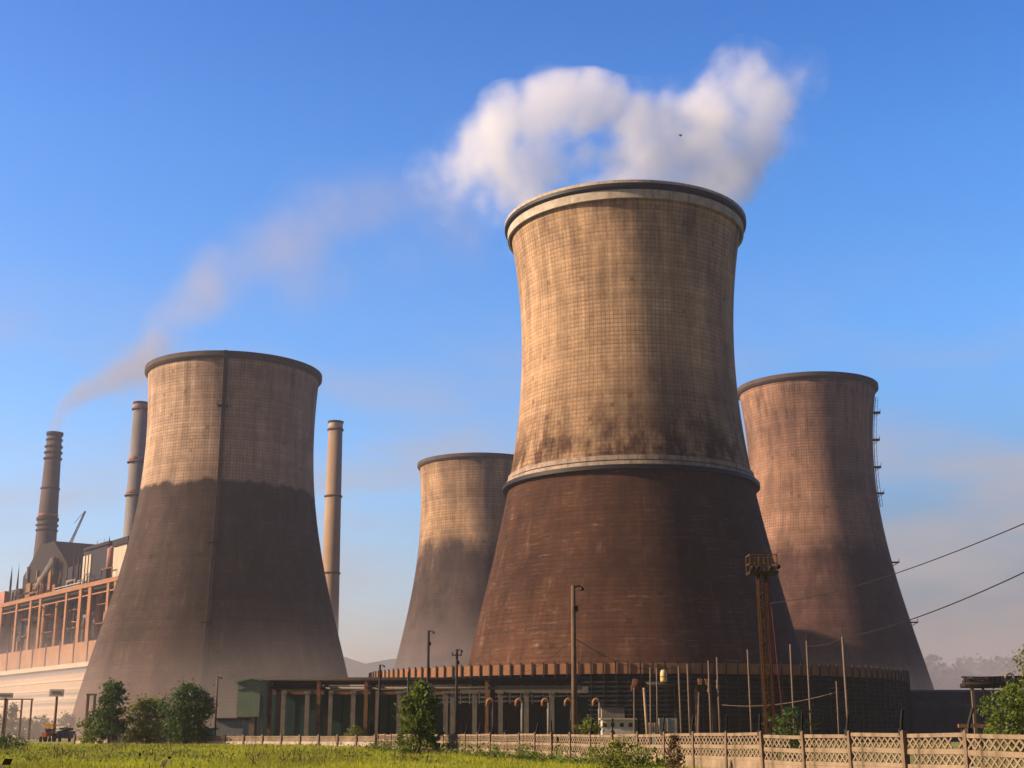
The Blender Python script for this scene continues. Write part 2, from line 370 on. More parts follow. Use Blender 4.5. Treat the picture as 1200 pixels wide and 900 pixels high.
def tower_profile(D, rows, c0x):
    """rows: (photo y, half width px) -> list of (z, r), from ground up"""
    out = []
    for py, cx, hw in rows:
        dl, dr = ray(cx - hw, py), ray(cx + hw, py)
        al = (math.atan2(dr.x, dr.y) - math.atan2(dl.x, dl.y)) / 2
        r = D * math.sin(al); d = ray(cx, py)
        z = EYE + math.sqrt(D * D - r * r) * d.z / math.hypot(d.x, d.y)
        out.append((z, r))
    return sorted(out)
def smooth_prof(pr, ztop, step=1.6):
    z = np.array([p[0] for p in pr]); r = np.array([p[1] for p in pr])
    c = np.polyfit(z, r, 4 if len(z) > 6 else 3)
    zz = np.arange(0, ztop + .01, ztop / round(ztop / step))
    zc = np.clip(zz, z[0] - 30, z[-1] + 3)
    rr = np.polyval(c, zc)
    return list(zip(rr, zz))
def tower(label, base, prof, mat, rim, n=160):
    T = thing('cooling_tower', label, 'cooling tower', base, 'concrete cooling towers of the power plant')
    ztop = prof[-1][1]
    outer = prof; inner = [(r - .9, z) for r, z in reversed(prof)]
    pts = outer + inner; ca = circ(n); v = []; f = []; uvs = []
    m = len(pts)
    for r, z in pts:
        v += [(x * r, y * r, z) for x, y in ca]
    for j in range(m - 1):
        for i in range(n):
            a, b_ = j * n + i, j * n + (i + 1) % n
            f.append((a, b_, b_ + n, a + n)); uvs += [(i / n, 0), ((i + 1) / n, 0), ((i + 1) / n, 1), (i / n, 1)]
    me = bpy.data.meshes.new('shell'); me.from_pydata(v, [], f); me.update()
    ul = me.uv_layers.new(name='UVMap'); ul.data.foreach_set('uv', [q for p in uvs for q in p])
    me.polygons.foreach_set('use_smooth', [True] * len(me.polygons)); me.materials.append(mat)
    o = bpy.data.objects.new('shell', me); C.objects.link(o); o.parent = T; ORG[o.name] = Vector(base)
    rim(T, prof, ztop)
    return T
def rad(prof, z):
    return float(np.interp(z, [p[1] for p in prof], [p[0] for p in prof]))
def rim_plain(T, prof, zt):
    r = prof[-1][0]; b = ORG[T.name]
    mb = MB().lathe([(r - 1.2, zt - 2.0), (r + .25, zt - 2.0), (r + .95, zt - 1.2), (r + .95, zt + .3), (r - 1.2, zt + .3)], b, 160, True)
    mb.build('rim', M['rim_dark'], T, False)
def rim_white(T, prof, zt):
    r = prof[-1][0]; b = ORG[T.name]
    MB().lathe([(r - 1.2, zt - .05), (r + 1.15, zt - .05), (r + 1.15, zt + .6), (r - 1.2, zt + .6)], b, 192, True).build('rim', M['white_conc'], T)
    MB().lathe([(r + .02, zt - 1.3), (r + 1.1, zt - .8), (r + 1.1, zt - .06), (r + .02, zt - .06)], b, 192, True).build('rim_lip_shadow', M['black'], T)  # black ring drawn in as the shadow line beneath the rim lip
    MB().lathe([(r - .1, zt - 3.3), (r + .4, zt - 3.3), (r + .4, zt - 1.32), (r - .1, zt - 1.32)], b, 192, True).build('rim_band', M['white_conc'], T)

def center(D, px_top, py_top):
    d = ray(px_top, py_top); h = math.hypot(d.x, d.y)
    return (D * d.x / h, D * d.y / h, 0)

# tower with the band (nearest)
D1 = 311; B1 = center(D1, 732, 268)
rows1 = [(280, 731, 133.5), (315, 732, 129), (348, 733.6, 126.1), (405, 735.8, 124.2), (450, 737, 126), (506, 737.5, 132.7),
         (560, 739.5, 141), (584, 741, 147), (640, 744, 160.2), (700, 746.5, 176.5), (784, 748, 197.5), (840, 749, 212)]
P1 = smooth_prof(tower_profile(D1, rows1, 0), 119.5)
mat1 = shell_mat('banded_tower_concrete', (.39, .275, .18), (.050, .024, .015), (.07, .034, .021), 57.2, 3, 1.0, 170, .95, 1.0, (26, .85), .28)
T1 = tower('nearest cooling tower with white rim and white belt round its middle', B1, P1, mat1, rim_white, 192)
b1 = ORG[T1.name]
zb = 57.2
MB().lathe([(rad(P1, zb) - .3, zb - 1.0), (rad(P1, zb - 1) + .75, zb - 1.0), (rad(P1, zb) + .75, zb - .1), (rad(P1, zb) - .3, zb - .1)], b1, 192, True).build('belt_lower_ring', M['belt'], T1)
MB().lathe([(rad(P1, zb) - .3, zb + .2), (rad(P1, zb) + .4, zb + .2), (rad(P1, zb) + .3, zb + 1.2), (rad(P1, zb) - .3, zb + 1.2)], b1, 192, True).build('belt_upper_ring', M['belt'], T1)
MB().lathe([(rad(P1, zb) - .3, zb - 1.9), (rad(P1, zb - 2) + 1.2, zb - 1.9), (rad(P1, zb - 2) + 1.2, zb - 1.02), (rad(P1, zb) - .3, zb - 1.02)], b1, 192, True).build('belt_dark_ring', M['black'], T1)  # plain black ring just below the belt
# cooling ring round its foot
RR, RH = 58.2, 13.9
bx, by = b1.x, b1.y
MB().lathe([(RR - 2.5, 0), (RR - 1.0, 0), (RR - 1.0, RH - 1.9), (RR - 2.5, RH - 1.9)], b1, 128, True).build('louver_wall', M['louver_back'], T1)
mb = MB()
for i in range(1, 15):
    z = i * .82; mb.lathe([(RR - .98, z + .05), (RR - .35, z - .22), (RR - .35, z - .10), (RR - .98, z + .17)], b1, 128, True)
mb.build('louver_slats', M['louver'], T1)
MB().lathe([(RR - 3, RH - 1.88), (RR + .2, RH - 1.88), (RR + .2, RH - .02), (RR - 3, RH - .02)], b1, 128, True).build('fascia', M['fascia'], T1)
MB().lathe([(36, RH - .3), (RR - 3.01, RH - .3), (RR - 3.01, RH - .05), (36, RH - .05)], b1, 96, True).build('ring_roof', M['conc'], T1)
MB().lathe([(RR - .9, 0), (RR + .1, 0), (RR + .1, .9), (RR - .9, .9)], b1, 128, True).build('plinth', M['conc_dark'], T1)
cam_az = math.atan2(-by, -bx)
st = None
for i in range(84):
    a = cam_az + (i - 41.5) / 84 * math.pi * 1.02
    if st is None:
        st = MB().box((0, 0, RH - .85), (.22, .24, 2.3)).box((.05, 0, RH - 1.9 - 5.6), (.18, .18, 11.0))
        st = st.build('stanchion', M['black'], None, org=(0, 0, 0)); o = st
    else:
        o = st.copy(); C.objects.link(o)
    o.parent = T1; o.location = ((RR + .42) * math.cos(a), (RR + .42) * math.sin(a), 0); o.rotation_euler = (0, 0, a)

# left tower
D2 = 450; B2 = center(D2, 275, 436)
rows2 = [(450, 275, 100), (500, 272, 98.4), (545, 269, 99.6), (590, 267.5, 104), (628, 266, 110), (693, 261, 126), (737, 260, 139), (800, 255.7, 155.7), (850, 252.5, 169)]
P2 = smooth_prof(tower_profile(D2, rows2, 0), 117.6)
mat2 = shell_mat('left_tower_concrete', (.36, .265, .20), (.046, .033, .031), (.07, .046, .04), 77, 5, .9, 170, 1.0, 2.0, (9, .25), .2)
T2 = tower('left cooling tower with dark rim and a ladder shaft down its front', B2, P2, mat2, rim_plain)
# right tower
D4 = 525; B4 = center(D4, 945, 455)
rows4 = [(467, 945.6, 79), (524, 948.5, 74.5), (569, 951, 73.6), (613, 953.5, 79.5), (653, 956, 86.5), (720, 959, 103), (795, 963, 124), (845, 965, 138)]
P4 = smooth_prof(tower_profile(D4, rows4, 0), 130.6)
mat4 = shell_mat('right_tower_concrete', (.26, .16, .115), (.08, .044, .037), (.10, .053, .04), 68, 8, 4.5, 160, 1.1, 3.0, (12, .35), .15)
T4 = tower('cooling tower on the right with caged ladder and small landings up its shaded edge', B4, P4, mat4, rim_plain)
# far small-looking tower
D3 = 617; B3 = center(D3, 563, 546)
rows3 = [(550, 563, 71), (583, 562.8, 69.5), (633, 562.6, 71), (673, 562.3, 75.8), (717, 562, 84), (793, 561.5, 102), (845, 561.5, 114)]
P3 = smooth_prof(tower_profile(D3, rows3, 0), 121.0)
mat3 = shell_mat('far_tower_concrete', (.34, .235, .15), (.060, .044, .042), (.072, .05, .045), 81, 16, 6, 150, 1.2, 4.0, (10, .3), 0)
T3 = tower('farthest cooling tower half hidden behind the big banded one', B3, P3, mat3, rim_plain)

def on_shell(T, prof, az, z, out=0.):
    r = rad(prof, z) + out; b = ORG[T.name]
    return Vector((b.x + r * math.cos(az), b.y + r * math.sin(az), z))
def tower_ladder(T, prof, az, z0, z1, landings, w=.9, out=.6, cage=True, mat='steel_dark'):
    mb = MB(); tx = Vector((-math.sin(az), math.cos(az), 0)); rd = Vector((math.cos(az), math.sin(az), 0))
    zs = np.arange(z0, z1 + .1, 3.0)
    for s in (-1, 1):
        mb.tube([on_shell(T, prof, az, z, out) + tx * s * w / 2 for z in zs], .14, 5)
        if cage: mb.tube([on_shell(T, prof, az, z, out + .9) + tx * s * w / 2 for z in zs], .08, 5)
    for z in np.arange(z0, z1, 1.2):
        p = on_shell(T, prof, az, z, out); mb.bar(p - tx * w / 2, p + tx * w / 2, .12)
        if cage and int(z / 1.2) % 2 == 0:
            q = p + rd * .9; mb.bar(q - tx * w / 2, q + tx * w / 2, .1); mb.bar(p, q, .08)
    L = mb.build('ladder', M[mat], T)
    for z in landings:
        p = on_shell(T, prof, az, z, out + .9)
        k = MB().box(p, (2.6, 3.2, .3), rd, tx)
        for s in (-1, 1):
            k.bar(p + tx * s * 1.5 + rd * 1.2, p + tx * s * 1.5 + rd * 1.2 + Vector((0, 0, 1.2)), .12)
        k.bar(p + tx * 1.5 + rd * 1.2 + Vector((0, 0, 1.2)), p - tx * 1.5 + rd * 1.2 + Vector((0, 0, 1.2)), .12)
        k.bar(p - rd * 1.2 + tx * 1.4 - Vector((0, 0, 1.4)), p + rd * 1.1 + tx * 1.4, .14)
        k.bar(p - rd * 1.2 - tx * 1.4 - Vector((0, 0, 1.4)), p + rd * 1.1 - tx * 1.4, .14)
        k.build('landing', M['steel_dark'], L)
def facing(B): return math.atan2(-B[1], -B[0])
az2 = facing(B2) - R(6.0)
mb = MB(); tx = Vector((-math.sin(az2), math.cos(az2), 0)); rd = Vector((math.cos(az2), math.sin(az2), 0))
zz_ = list(np.arange(2, 120, 2.0))
for za, zb_ in zip(zz_[:-1], zz_[1:]):
    a, b_ = on_shell(T2, P2, az2, za, .15), on_shell(T2, P2, az2, zb_, .15); i = len(mb.v)
    for p in (a, b_): mb.v += [p - tx * .45 - rd * .6, p - tx * .45 + rd * .95, p + tx * .45 + rd * .95, p + tx * .45 - rd * .6]
    mb.f += [(i, i+1, i+5, i+4), (i+1, i+2, i+6, i+5), (i+2, i+3, i+7, i+6)]
mb.build('cable_shaft', M['rim_dark'], T2)
tower_ladder(T2, P2, az2, 4, 118, [100, 57, 33], .8, 1.25, False)
az4 = facing(B4) + R(88)
tower_ladder(T4, P4, az4, 84, 127, [120, 109.5, 99, 89, 63, 41], 1.0, .35, True)

# ------------------------------------------------------------------ chimneys
def chimney(label, px_b, py_b, px_t, py_t, w_t, w_b, Y, mat, rings, cap=None):
    t_, b_ = at(px_t, py_t, Y), at(px_b, py_b, Y)
    rt = w_t / 2 / F * Y; rb = w_b / 2 / F * Y
    H = t_.z; X = t_.x
    slope = (rb - rt) / (t_.z - b_.z); r0 = rb + slope * b_.z
    T = thing('chimney', label, 'chimney', (X, Y, 0), 'tall chimneys of the power station')
    MB().lathe([(r0, 0), (rt, H), (rt - .5, H), (rt - .6, H - 6)], (X, Y, 0), 40).build('shaft', M[mat], T, True)
    for py, th, ex, mt in rings:
        z = at(px_t, py, Y).z; r = rt + slope * (H - z); h = th / F * Y
        MB().lathe([(r - .1, z - h / 2), (r + ex * .6, z - h / 2), (r + ex, z - h / 4), (r + ex, z + h / 2), (r - .1, z + h / 2)], (X, Y, 0), 40, True).build('gallery_ring', M[mt], T)
    return T
C1 = chimney('grey brown chimney with several dark rings near its smoking top', 54, 645, 64.5, 507, 16.5, 24.5, 740, 'chim_dark',
        [(509, 4, .7, 'steel_dark'), (516, 2, .6, 'steel_dark'), (524, 2.2, .8, 'steel_dark'), (531, 2.2, .8, 'steel_dark'), (538, 2.2, .8, 'steel_dark'),
         (573, 1.6, .5, 'steel_dark'), (604, 2.5, .3, 'pink'), (609, 4, .7, 'steel_dark'), (616, 2, .7, 'steel_dark'), (622, 2, .5, 'steel_dark')])
C2 = chimney('pale grey steel chimney with faded red bands beside the left cooling tower', 151, 622, 165.5, 472, 17.5, 20, 640, 'chim_grey',
        [(473, 2.5, .3, 'steel_dark'), (476.5, 4, .25, 'pink'), (480.5, 1.6, .7, 'steel_dark'), (538, 3.5, .35, 'pink'), (542.5, 1.8, .9, 'steel_dark'), (577, 3.5, .35, 'pink'), (581.5, 1.8, .9, 'steel_dark')])
C3 = chimney('slender tan concrete chimney with a pale top right of the left tower', 390.5, 740, 393.5, 494, 16.5, 22, 620, 'chim_tan',
        [(495, 2, .5, 'chim_dark'), (499, 5, .15, 'cream'), (504, 2, .6, 'chim_dark'), (582, 2, .6, 'chim_dark'), (672, 1.8, .5, 'chim_dark')])

# ------------------------------------------------------------------ power station (far left)
PO = Vector((-170.7, 600, 0)); PU = Vector((-.6, .8, 0)); PN = Vector((-.8, -.6, 0)); PZ = Vector((0, 0, 1))
def pu(px, w=0., py=690):
    d = ray(px, py); k = d.x / d.y; ox, oy = PO.x + PN.x * w, PO.y + PN.y * w
    return (k * oy - ox) / (PU.x - k * PU.y)
def pf(px, py, w=0.):
    u = pu(px, w); p = PO + PU * u + PN * w
    return Vector((p.x, p.y, hz(px, py, p.y)))
def pbox(mb, px0, px1, z0, z1, w0, w1, wr=None):
    u0, u1 = pu(px0, wr if wr is not None else w1), pu(px1, wr if wr is not None else w1)
    c = PO + PU * (u0 + u1) / 2 + PN * (w0 + w1) / 2 + PZ * (z0 + z1) / 2
    return mb.box(c, (abs(u1 - u0), abs(w1 - w0), z1 - z0), PU, PN, PZ)
PS = thing('power_station', 'orange lit power station boiler house with open steel bays and dark ducts on its roof', 'power station', tuple(PO))
ZB, ZW, ZL = 68.5, 42.0, 29.5
pbox(MB(), 136, -60, 0, ZW + .4, -22, -.02, 0).build('main_block', M['orange_wall'], PS)
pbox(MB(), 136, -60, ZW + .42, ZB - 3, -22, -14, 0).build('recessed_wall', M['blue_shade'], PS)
pbox(MB(), 136, -60, ZB - 2.9, ZB - 1.4, -22, -1, 0).build('roof', M['dark_maroon'], PS)
pbox(MB(), 140, -60, ZB - 1.38, ZB + .6, -1.2, .2, 0).build('roof_beam', M['orange_col'], PS)
pbox(MB(), 140, -60, ZB - 5.2, ZB - 4.6, -1.0, -.4, 0).build('tie_beam', M['orange_col'], PS)
for px in (16, 31, 45, 60, 76, 92, 108, 122):
    pbox(MB(), px - .45, px + .45, ZL - 1, ZW + 2, .0, .35, 0).build('pilaster', M['chim_dark'], PS)
for px, w in ((3, 3), (21, 2), (37, 2), (48, 2.2), (78, 2), (94, 3), (105, 3.5), (126, 2.6), (134, 2)):
    pbox(MB(), px - w / 2, px + w / 2, ZW + .43, ZB - 1.4, -1.1, -.1, 0).build('column', M['orange_col'], PS)
for px, w in ((14, 7), (56, 9), (70, 6), (118, 8)):
    u = pu(px, -4.5); p = PO + PU * u + PN * -4.5; r = w / 2 / F * p.y
    MB().lathe([(r, ZW + .43), (r, ZB - 4.5), (r * .5, ZB - 3.1)], (p.x, p.y, 0), 20).build('ash_silo', M['orange_col'], PS, True)
# low hall in front
pbox(MB(), 260, -80, 0, ZL - 4.2, .3, 26).build('low_hall', M['hall_wall'], PS)
pbox(MB(), 260, -80, ZL - 4.18, ZL - 1.8, .3, 25).build('window_strip', M['hall_band'], PS)
pbox(MB(), 260, -80, ZL - 1.78, ZL, .3, 26.5).build('hall_roof_edge', M['cream'], PS)
for z, th in ((22.5, .9), (19.0, .7), (15.2, 1.0), (11.5, .8), (8.0, .9), (4.5, .8)):
    pbox(MB(), 260, -80, z, z + th, 25.6, 26.35).build('ledge', M['cream'], PS)
for z in (17.0, 13.2):
    pbox(MB(), 260, -80, z, z + 1.1, 25.9, 26.1).build('window_row', M['hall_band'], PS)
# roof plant
pbox(MB(), 23, -20, ZB + .7, ZB + 9, -40, -8, -8).build('roof_house', M['dark_maroon'], PS)
pbox(MB(), 6, -20, ZB + .7, ZB + 8, -7.9, -3, -3).build('red_duct_house', M['pink'], PS)
def gable(px0, px1, z0, z1, z2, w0, w1, name, mat):
    u0, u1 = pu(px0, w1), pu(px1, w1); um = (u0 + u1) / 2; mb = MB()
    d = (u1 - u0) * .16
    sec = [(u0, z0), (u1, z0), (u1, z1), (um + d, z2), (um - d, z2), (u0, z1)]
    for w in (w0, w1): mb.v += [PO + PU * u + PN * w + PZ * z for u, z in sec]
    n = len(sec); mb.f += [tuple(range(n)), tuple(range(n, 2 * n))[::-1]] + [(i, i + n, (i + 1) % n + n, (i + 1) % n) for i in range(n)]
    return mb.build(name, mat, PS)
gable(26, 77, ZB - 10, ZB + 15.5, ZB + 30, -34, -10, 'precipitator', M['dark_maroon'])
k = MB()
for px, z, h, w in ((36, ZB - 2, 12, 5), (60, ZB + 4, 16, 3), (48, ZB + 6, 6, 4), (66, ZB - 3, 9, 3)):
    pbox(MB(), px - w / 2, px + w / 2, z, z + h, -10, -6.5, -8).build('precipitator_bay', M['rust'], PS)
a, b_ = pf(42, 690, -6), pf(60, 655, -6)
MB().tube([a, b_, b_ + Vector((1, 0, -8))], 1.3, 10).build('flue_pipe', M['chim_grey'], PS, True)
pbox(MB(), 78, 93, ZB + .7, ZB + 14, -30, -10, -10).build('roof_house', M['blue_shade'], PS)
bt = pbox(MB(), 95, 123, ZB + .7, ZB + 19, -32, -8, -8).build('bunker_tower', M['blue_shade'], PS)
for q in (97, 100.5, 104):
    pbox(MB(), q - 1.1, q + 1.1, ZB + 2, ZB + 16.5, -7.99, -7.5, -8).build('panel', M['cream'], bt)
pbox(MB(), 94, 124, ZB + 19.02, ZB + 20.4, -33, -7, -7).build('bunker_cap', M['dark_maroon'], bt)
w2 = pbox(MB(), 130, 145, ZB + .7, ZB + 17, -20, -8, -8).build('bunker_tower', M['cream'], PS)
pbox(MB(), 128, 146, ZB + 17.02, ZB + 20, -21, -7, -7).build('bunker_cap', M['dark_maroon'], w2)
a, b_ = pf(128, 646, -9), pf(150, 628, -20)
MB().tube([a + Vector((0, 0, -8)), a, b_, b_ + Vector((4, 0, 0))], 2.3, 12).build('flue_duct', M['pink'], PS, True)
for q in (110, 118, 124, 84, 90, 12, 20):
    p = pf(q, 690, -9); MB().lathe([(.6, ZB), (.6, ZB + rnd.uniform(10, 23)), (0.01, ZB + 23.5)], (p.x, p.y, 0), 10).build('vent_stack', M['steel_dark'], PS)
k = MB()
for q in range(6):
    p0, p1 = pf(64 + q * 5, 700, -4), pf(69 + q * 5, 700, -4)
    for z in (ZB + 1.8, ZB + 3): k.bar(Vector((p0.x, p0.y, z)), Vector((p1.x, p1.y, z)), .3)
    k.bar(Vector((p0.x, p0.y, ZB + .6)), Vector((p0.x, p0.y, ZB + 3)), .3)
k.build('roof_railing', M['white'], PS)
g = np.random.default_rng(21)
for q in range(26):                                   # ducts and vessels inside the open bays
    px = g.uniform(-4, 150); u = pu(px, -8); w = g.uniform(-13, -8); p = PO + PU * u + PN * w
    z0 = ZW + .43; z1 = g.uniform(ZW + 4, ZB - 4); r = g.uniform(.5, 1.6); mt = M[('chim_grey', 'rust', 'blue_shade', 'dark_maroon', 'orange_col')[q % 5]]
    if q % 2: MB().tube([p + PZ * z0, p + PZ * z1, p + PZ * (z1 + r) + PU * g.choice([-1, 1]) * g.uniform(3, 9)], r * .7, 10).build('duct', mt, PS, True)
    else: MB().box(p + PZ * (z0 + z1) / 2, (r * 2.4, r * 2, z1 - z0), PU, PN).build('bay_equipment', mt, PS)
for z in (ZW + 8.2, ZW + 16.8):
    for q in range(5):
        a = -20 + q * 36 + g.uniform(0, 10); c = PO + PU * (a + 9) + PN * -5 + PZ * z
        MB().box(c, (g.uniform(10, 20), 5, .35), PU, PN).build('walkway', M['rust'], PS)
for q in range(30):                                   # plant standing on the roof
    px = g.uniform(0, 150); w = g.uniform(-28, -4); p = PO + PU * pu(px, w) + PN * w; h = g.uniform(1.5, 7); sx = g.uniform(1, 4)
    mt = M[('dark_maroon', 'blue_shade', 'rust', 'chim_grey', 'dark_maroon', 'cream')[q % 6]]
    MB().box(p + PZ * (ZB - 1.3 + h / 2), (sx, g.uniform(1, 4), h), PU, PN).build('roof_box', mt, PS)
for q in range(12):
    px = g.uniform(5, 145); p = PO + PU * pu(px, -6) + PN * -6 + PZ * (ZB + g.uniform(2, 9)); L = g.uniform(5, 14)
    MB().tube([p - PZ * 9, p, p + PU * L, p + PU * L - PZ * g.uniform(3, 9)], g.uniform(.35, .8), 8).build('roof_pipe', M[('chim_grey', 'rust', 'dark_maroon')[q % 3]], PS, True)
for q in range(9):                                    # details on the precipitator and towers
    px = g.uniform(28, 74); p = PO + PU * pu(px, -9.6) + PN * -9.6; z = ZB + g.uniform(0, 18)
    MB().box(p + PZ * z, (g.uniform(.8, 2.5), 1.2, g.uniform(3, 9)), PU, PN).build('casing_panel', M[('rust', 'blue_shade', 'orange_col', 'chim_grey')[q % 4]], PS)
# crane jib behind the roof
YC = 780
j0, j1 = at(68, 668, YC), at(100, 599, YC)
CR = thing('lattice_crane', 'thin lattice crane jib rising behind the power station roof', 'crane', (j0.x, YC, 0))
k = MB(); dv = (j1 - j0); up = Vector((-dv.z, 0, dv.x)).normalized() if False else Vector((0, 1, 0)).cross(dv).normalized()
n = 16
for s in (-1, 1):
    for q in (-.5, .5):
        k.bar(j0 + up * s * .75 + Vector((0, q * 1.4, 0)), j1 + up * s * .3 + Vector((0, q * .6, 0)), .28)
for i in range(n):
    f0, f1 = i / n, (i + 1) / n; s = 1 if i % 2 else -1
    k.bar(j0 + dv * f0 + up * s * .75 * (1 - .6 * f0), j0 + dv * f1 - up * s * .75 * (1 - .6 * f1), .2)
k.build('jib', M['chim_grey'], CR)
MB().tube([j1, at(92, 607, YC), at(87, 613, YC)], .15, 5).build('pendant_cable', M['steel_dark'], CR)
MB().box((j0.x, YC, j0.z / 2), (2, 2, j0.z)).box((j0.x, YC, j0.z - 1), (3, 3, 3)).build('mast', M['chim_grey'], CR)

# ------------------------------------------------------------------ plants
def leaf_mesh(pts, size, seed, mat, name, parent=None, org=None, aspect=.5, up=.3):
    """one leaf-shaped quad per point"""
    g = np.random.default_rng(seed); n = len(pts); pts = np.asarray(pts, float)
    a = g.normal(size=(n, 3)); a[:, 2] = np.abs(a[:, 2]) * .6 + up; a /= np.linalg.norm(a, axis=1, keepdims=True)
    b = np.cross(a, g.normal(size=(n, 3))); b /= np.linalg.norm(b, axis=1, keepdims=True)
    L = (size * (.45 + 1.25 * g.uniform(0, 1, n) ** 1.6))[:, None]; Wd = L * aspect
    o0 = np.array(org if org is not None else (ORG[parent.name] if parent else (0, 0, 0)))
    p = pts - o0
    V = np.stack([p - a * L * .5, p + b * Wd * .5, p + a * L * .5, p - b * Wd * .5], 1).reshape(-1, 3)
    me = bpy.data.meshes.new(name); me.from_pydata(V.tolist(), [], np.arange(4 * n).reshape(-1, 4).tolist()); me.update()
    me.materials.append(mat)
    o = bpy.data.objects.new(name, me); C.objects.link(o)
    if parent: o.parent = parent; ORG[o.name] = Vector(o0)
    else: o.location = o0; ORG[o.name] = Vector(o0)
    return o
def crown_points(g, base, h, w, shape, nclump, per, clump_r, bottom=.12):
    """clumps spread through a crown volume; returns points and clump centres"""
    pts = []; cs = []
    for i in range(nclump):
        t_ = g.uniform(bottom, 1)
        r = shape(t_) * w / 2
        ang = g.uniform(0, 2 * math.pi); q = math.sqrt(g.uniform(.12, 1.22)) * r * (.82 + .3 * math.sin(ang * 2.3 + t_ * 9))
        c = np.array([math.cos(ang) * q, math.sin(ang) * q, t_ * h]); cs.append(c)
        s = clump_r * g.uniform(.4, 1.6)
        d = g.normal(size=(per, 3)) * s * np.array([1, 1, .7]) * .55
        pts.append(c + d)
    return np.concatenate(pts) + np.array(base), [c + np.array(base) for c in cs]
def tree(name, label, cat, px, Y, h, w, mat, shape, seed, nclump=90, per=40, leaf=.35, group=None, bottom=.12, trunk=.03, clump=.16, ybase=0):
    g = np.random.default_rng(seed); base = (gx(px, Y), Y, ybase)
    T = thing(name, label, cat, base, group)
    P, cs = crown_points(g, base, h, w, shape, nclump, per, clump * w * .82, bottom)
    leaf_mesh(P, leaf, seed + 1, mat, 'crown', T)
    mb = MB(); b = Vector(base); lean = Vector((g.uniform(-.03, .03) * h, 0, 0))
    mb.tube([b, b + lean * .5 + Vector((0, 0, h * .4)), b + lean + Vector((0, 0, h * .85))], [trunk * h, trunk * h * .65, trunk * h * .15], 8)
    for c in cs[::max(1, nclump // 22)]:
        c = Vector(c); z0 = min(max(.15 * h, (c.z - ybase) * .6), .7 * h)
        mb.tube([b + lean * (z0 / h) + Vector((0, 0, z0)), c], [trunk * h * .3, trunk * h * .08], 5)
    mb.build('trunk', M['bark'], T, True)
    return T
dome = lambda t_: math.sqrt(max(0, 1 - (2 * t_ - .95) ** 2 * .95)) if t_ < 1 else .1
cone = lambda t_: max(.06, (1 - t_) ** .8 * min(1, t_ * 6 + .3))
spire = lambda t_: max(.12, (min(1, t_ * 5 + .55)) * (1 - max(0, t_ - .45) / .58) ** .75)
YT = 186
def th(py, Y): return hz(600, py, Y)
TG = 'trees along the meadow edge below the left cooling tower'
tree('conifer_tree', 'spiky open dark green tree, the left one of the trio by the long low wall', 'tree', 128, YT, th(803, YT), 5.8, M['leaf_dark'], lambda t_: max(.15, (1 - t_ * .75) * min(1, t_ * 4 + .4)), 11, 110, 60, .36, TG, .12, .028, .15)
tree('broadleaf_tree', 'low olive green bushy tree between two dark trees by the long low wall', 'tree', 172, YT + 3, th(822, YT), 7.6, M['leaf_olive'], dome, 12, 130, 60, .34, TG, .1, .03)
tree('broadleaf_tree', 'dense dark green round tree beside the thin lamp pole and grey hut', 'tree', 217, YT - 2, th(804, YT), 6.8, M['leaf_dark'], dome, 13, 200, 60, .34, TG, .08, .035)
tree('bush', 'small green bush under the spiky tree by the foot of the left tower', 'bush', 106, YT + 6, th(843, YT), 4.6, M['leaf_mid'], dome, 14, 45, 40, .32, TG, .05, .02)
tree('conifer_bush', 'tall pointed evergreen bush in front of the pipe trestle at the fence', 'bush', 491, 92, th(801, 92), 3.1, M['leaf_cypress'], spire, 15, 190, 46, .2, None, .03, .03, .13)
tree('broadleaf_tree', 'leafy green tree cut by the right edge behind the lattice fence', 'tree', 1190, 78, th(806, 78), 3.5, M['leaf_mid'], dome, 16, 130, 46, .17, None, .04, .03, .14)
tree('broadleaf_tree', 'taller golden green tree just entering at the right edge above the leafy one', 'tree', 1224, 92, th(752, 92), 3.6, M['leaf_olive'], dome, 17, 120, 46, .2, None, .2, .03, .15)
tree('bush', 'dark bush with yellow flecks behind the fence under the floodlight mast', 'bush', 927, 72, th(832, 72), 2.3, M['leaf_dark'], dome, 18, 50, 40, .14, None, .1, .02, .2)
tree('bush', 'bright lime bush at the foot of the tall thick pole', 'bush', 690, 84, th(845, 84), 2.0, M['leaf_lime'], dome, 19, 46, 40, .14, None, .1, .02, .2)
tree('bush', 'small lime bush at the gap between the low wall and the lattice fence', 'bush', 416, 172, th(852, 172), 2.4, M['leaf_lime'], dome, 20, 30, 36, .22, None, .05, .02, .2)
tree('bush', 'tiny yellow green bush on the ring roof side seen above the trestle', 'bush', 562, 250, th(789, 250) - 13.4 + 1.2, 4.5, M['leaf_olive'], dome, 21, 30, 30, .4, None, .0, .02, .2, ybase=13.0) if False else None
tree('bush', 'weedy lime bush leaning on the lattice fence in front of the white kiosk', 'bush', 722, 56, 1.05, 2.0, M['leaf_lime'], dome, 22, 50, 36, .11, None, .05, .02, .2)
tree('dry_bush', 'thin brown dead bush against the lattice fence below the blue panel', 'bush', 790, 51, 1.3, .75, M['leaf_brown'], spire, 23, 46, 24, .1, None, .02, .02, .2)
tree('bush', 'dark bushy weed clump at the far left edge of the meadow', 'bush', 8, 120, 1.15, 3.6, M['leaf_dark'], dome, 24, 50, 36, .18, None, .05, .02, .2)
HG = 'hazy trees in front of the power station'
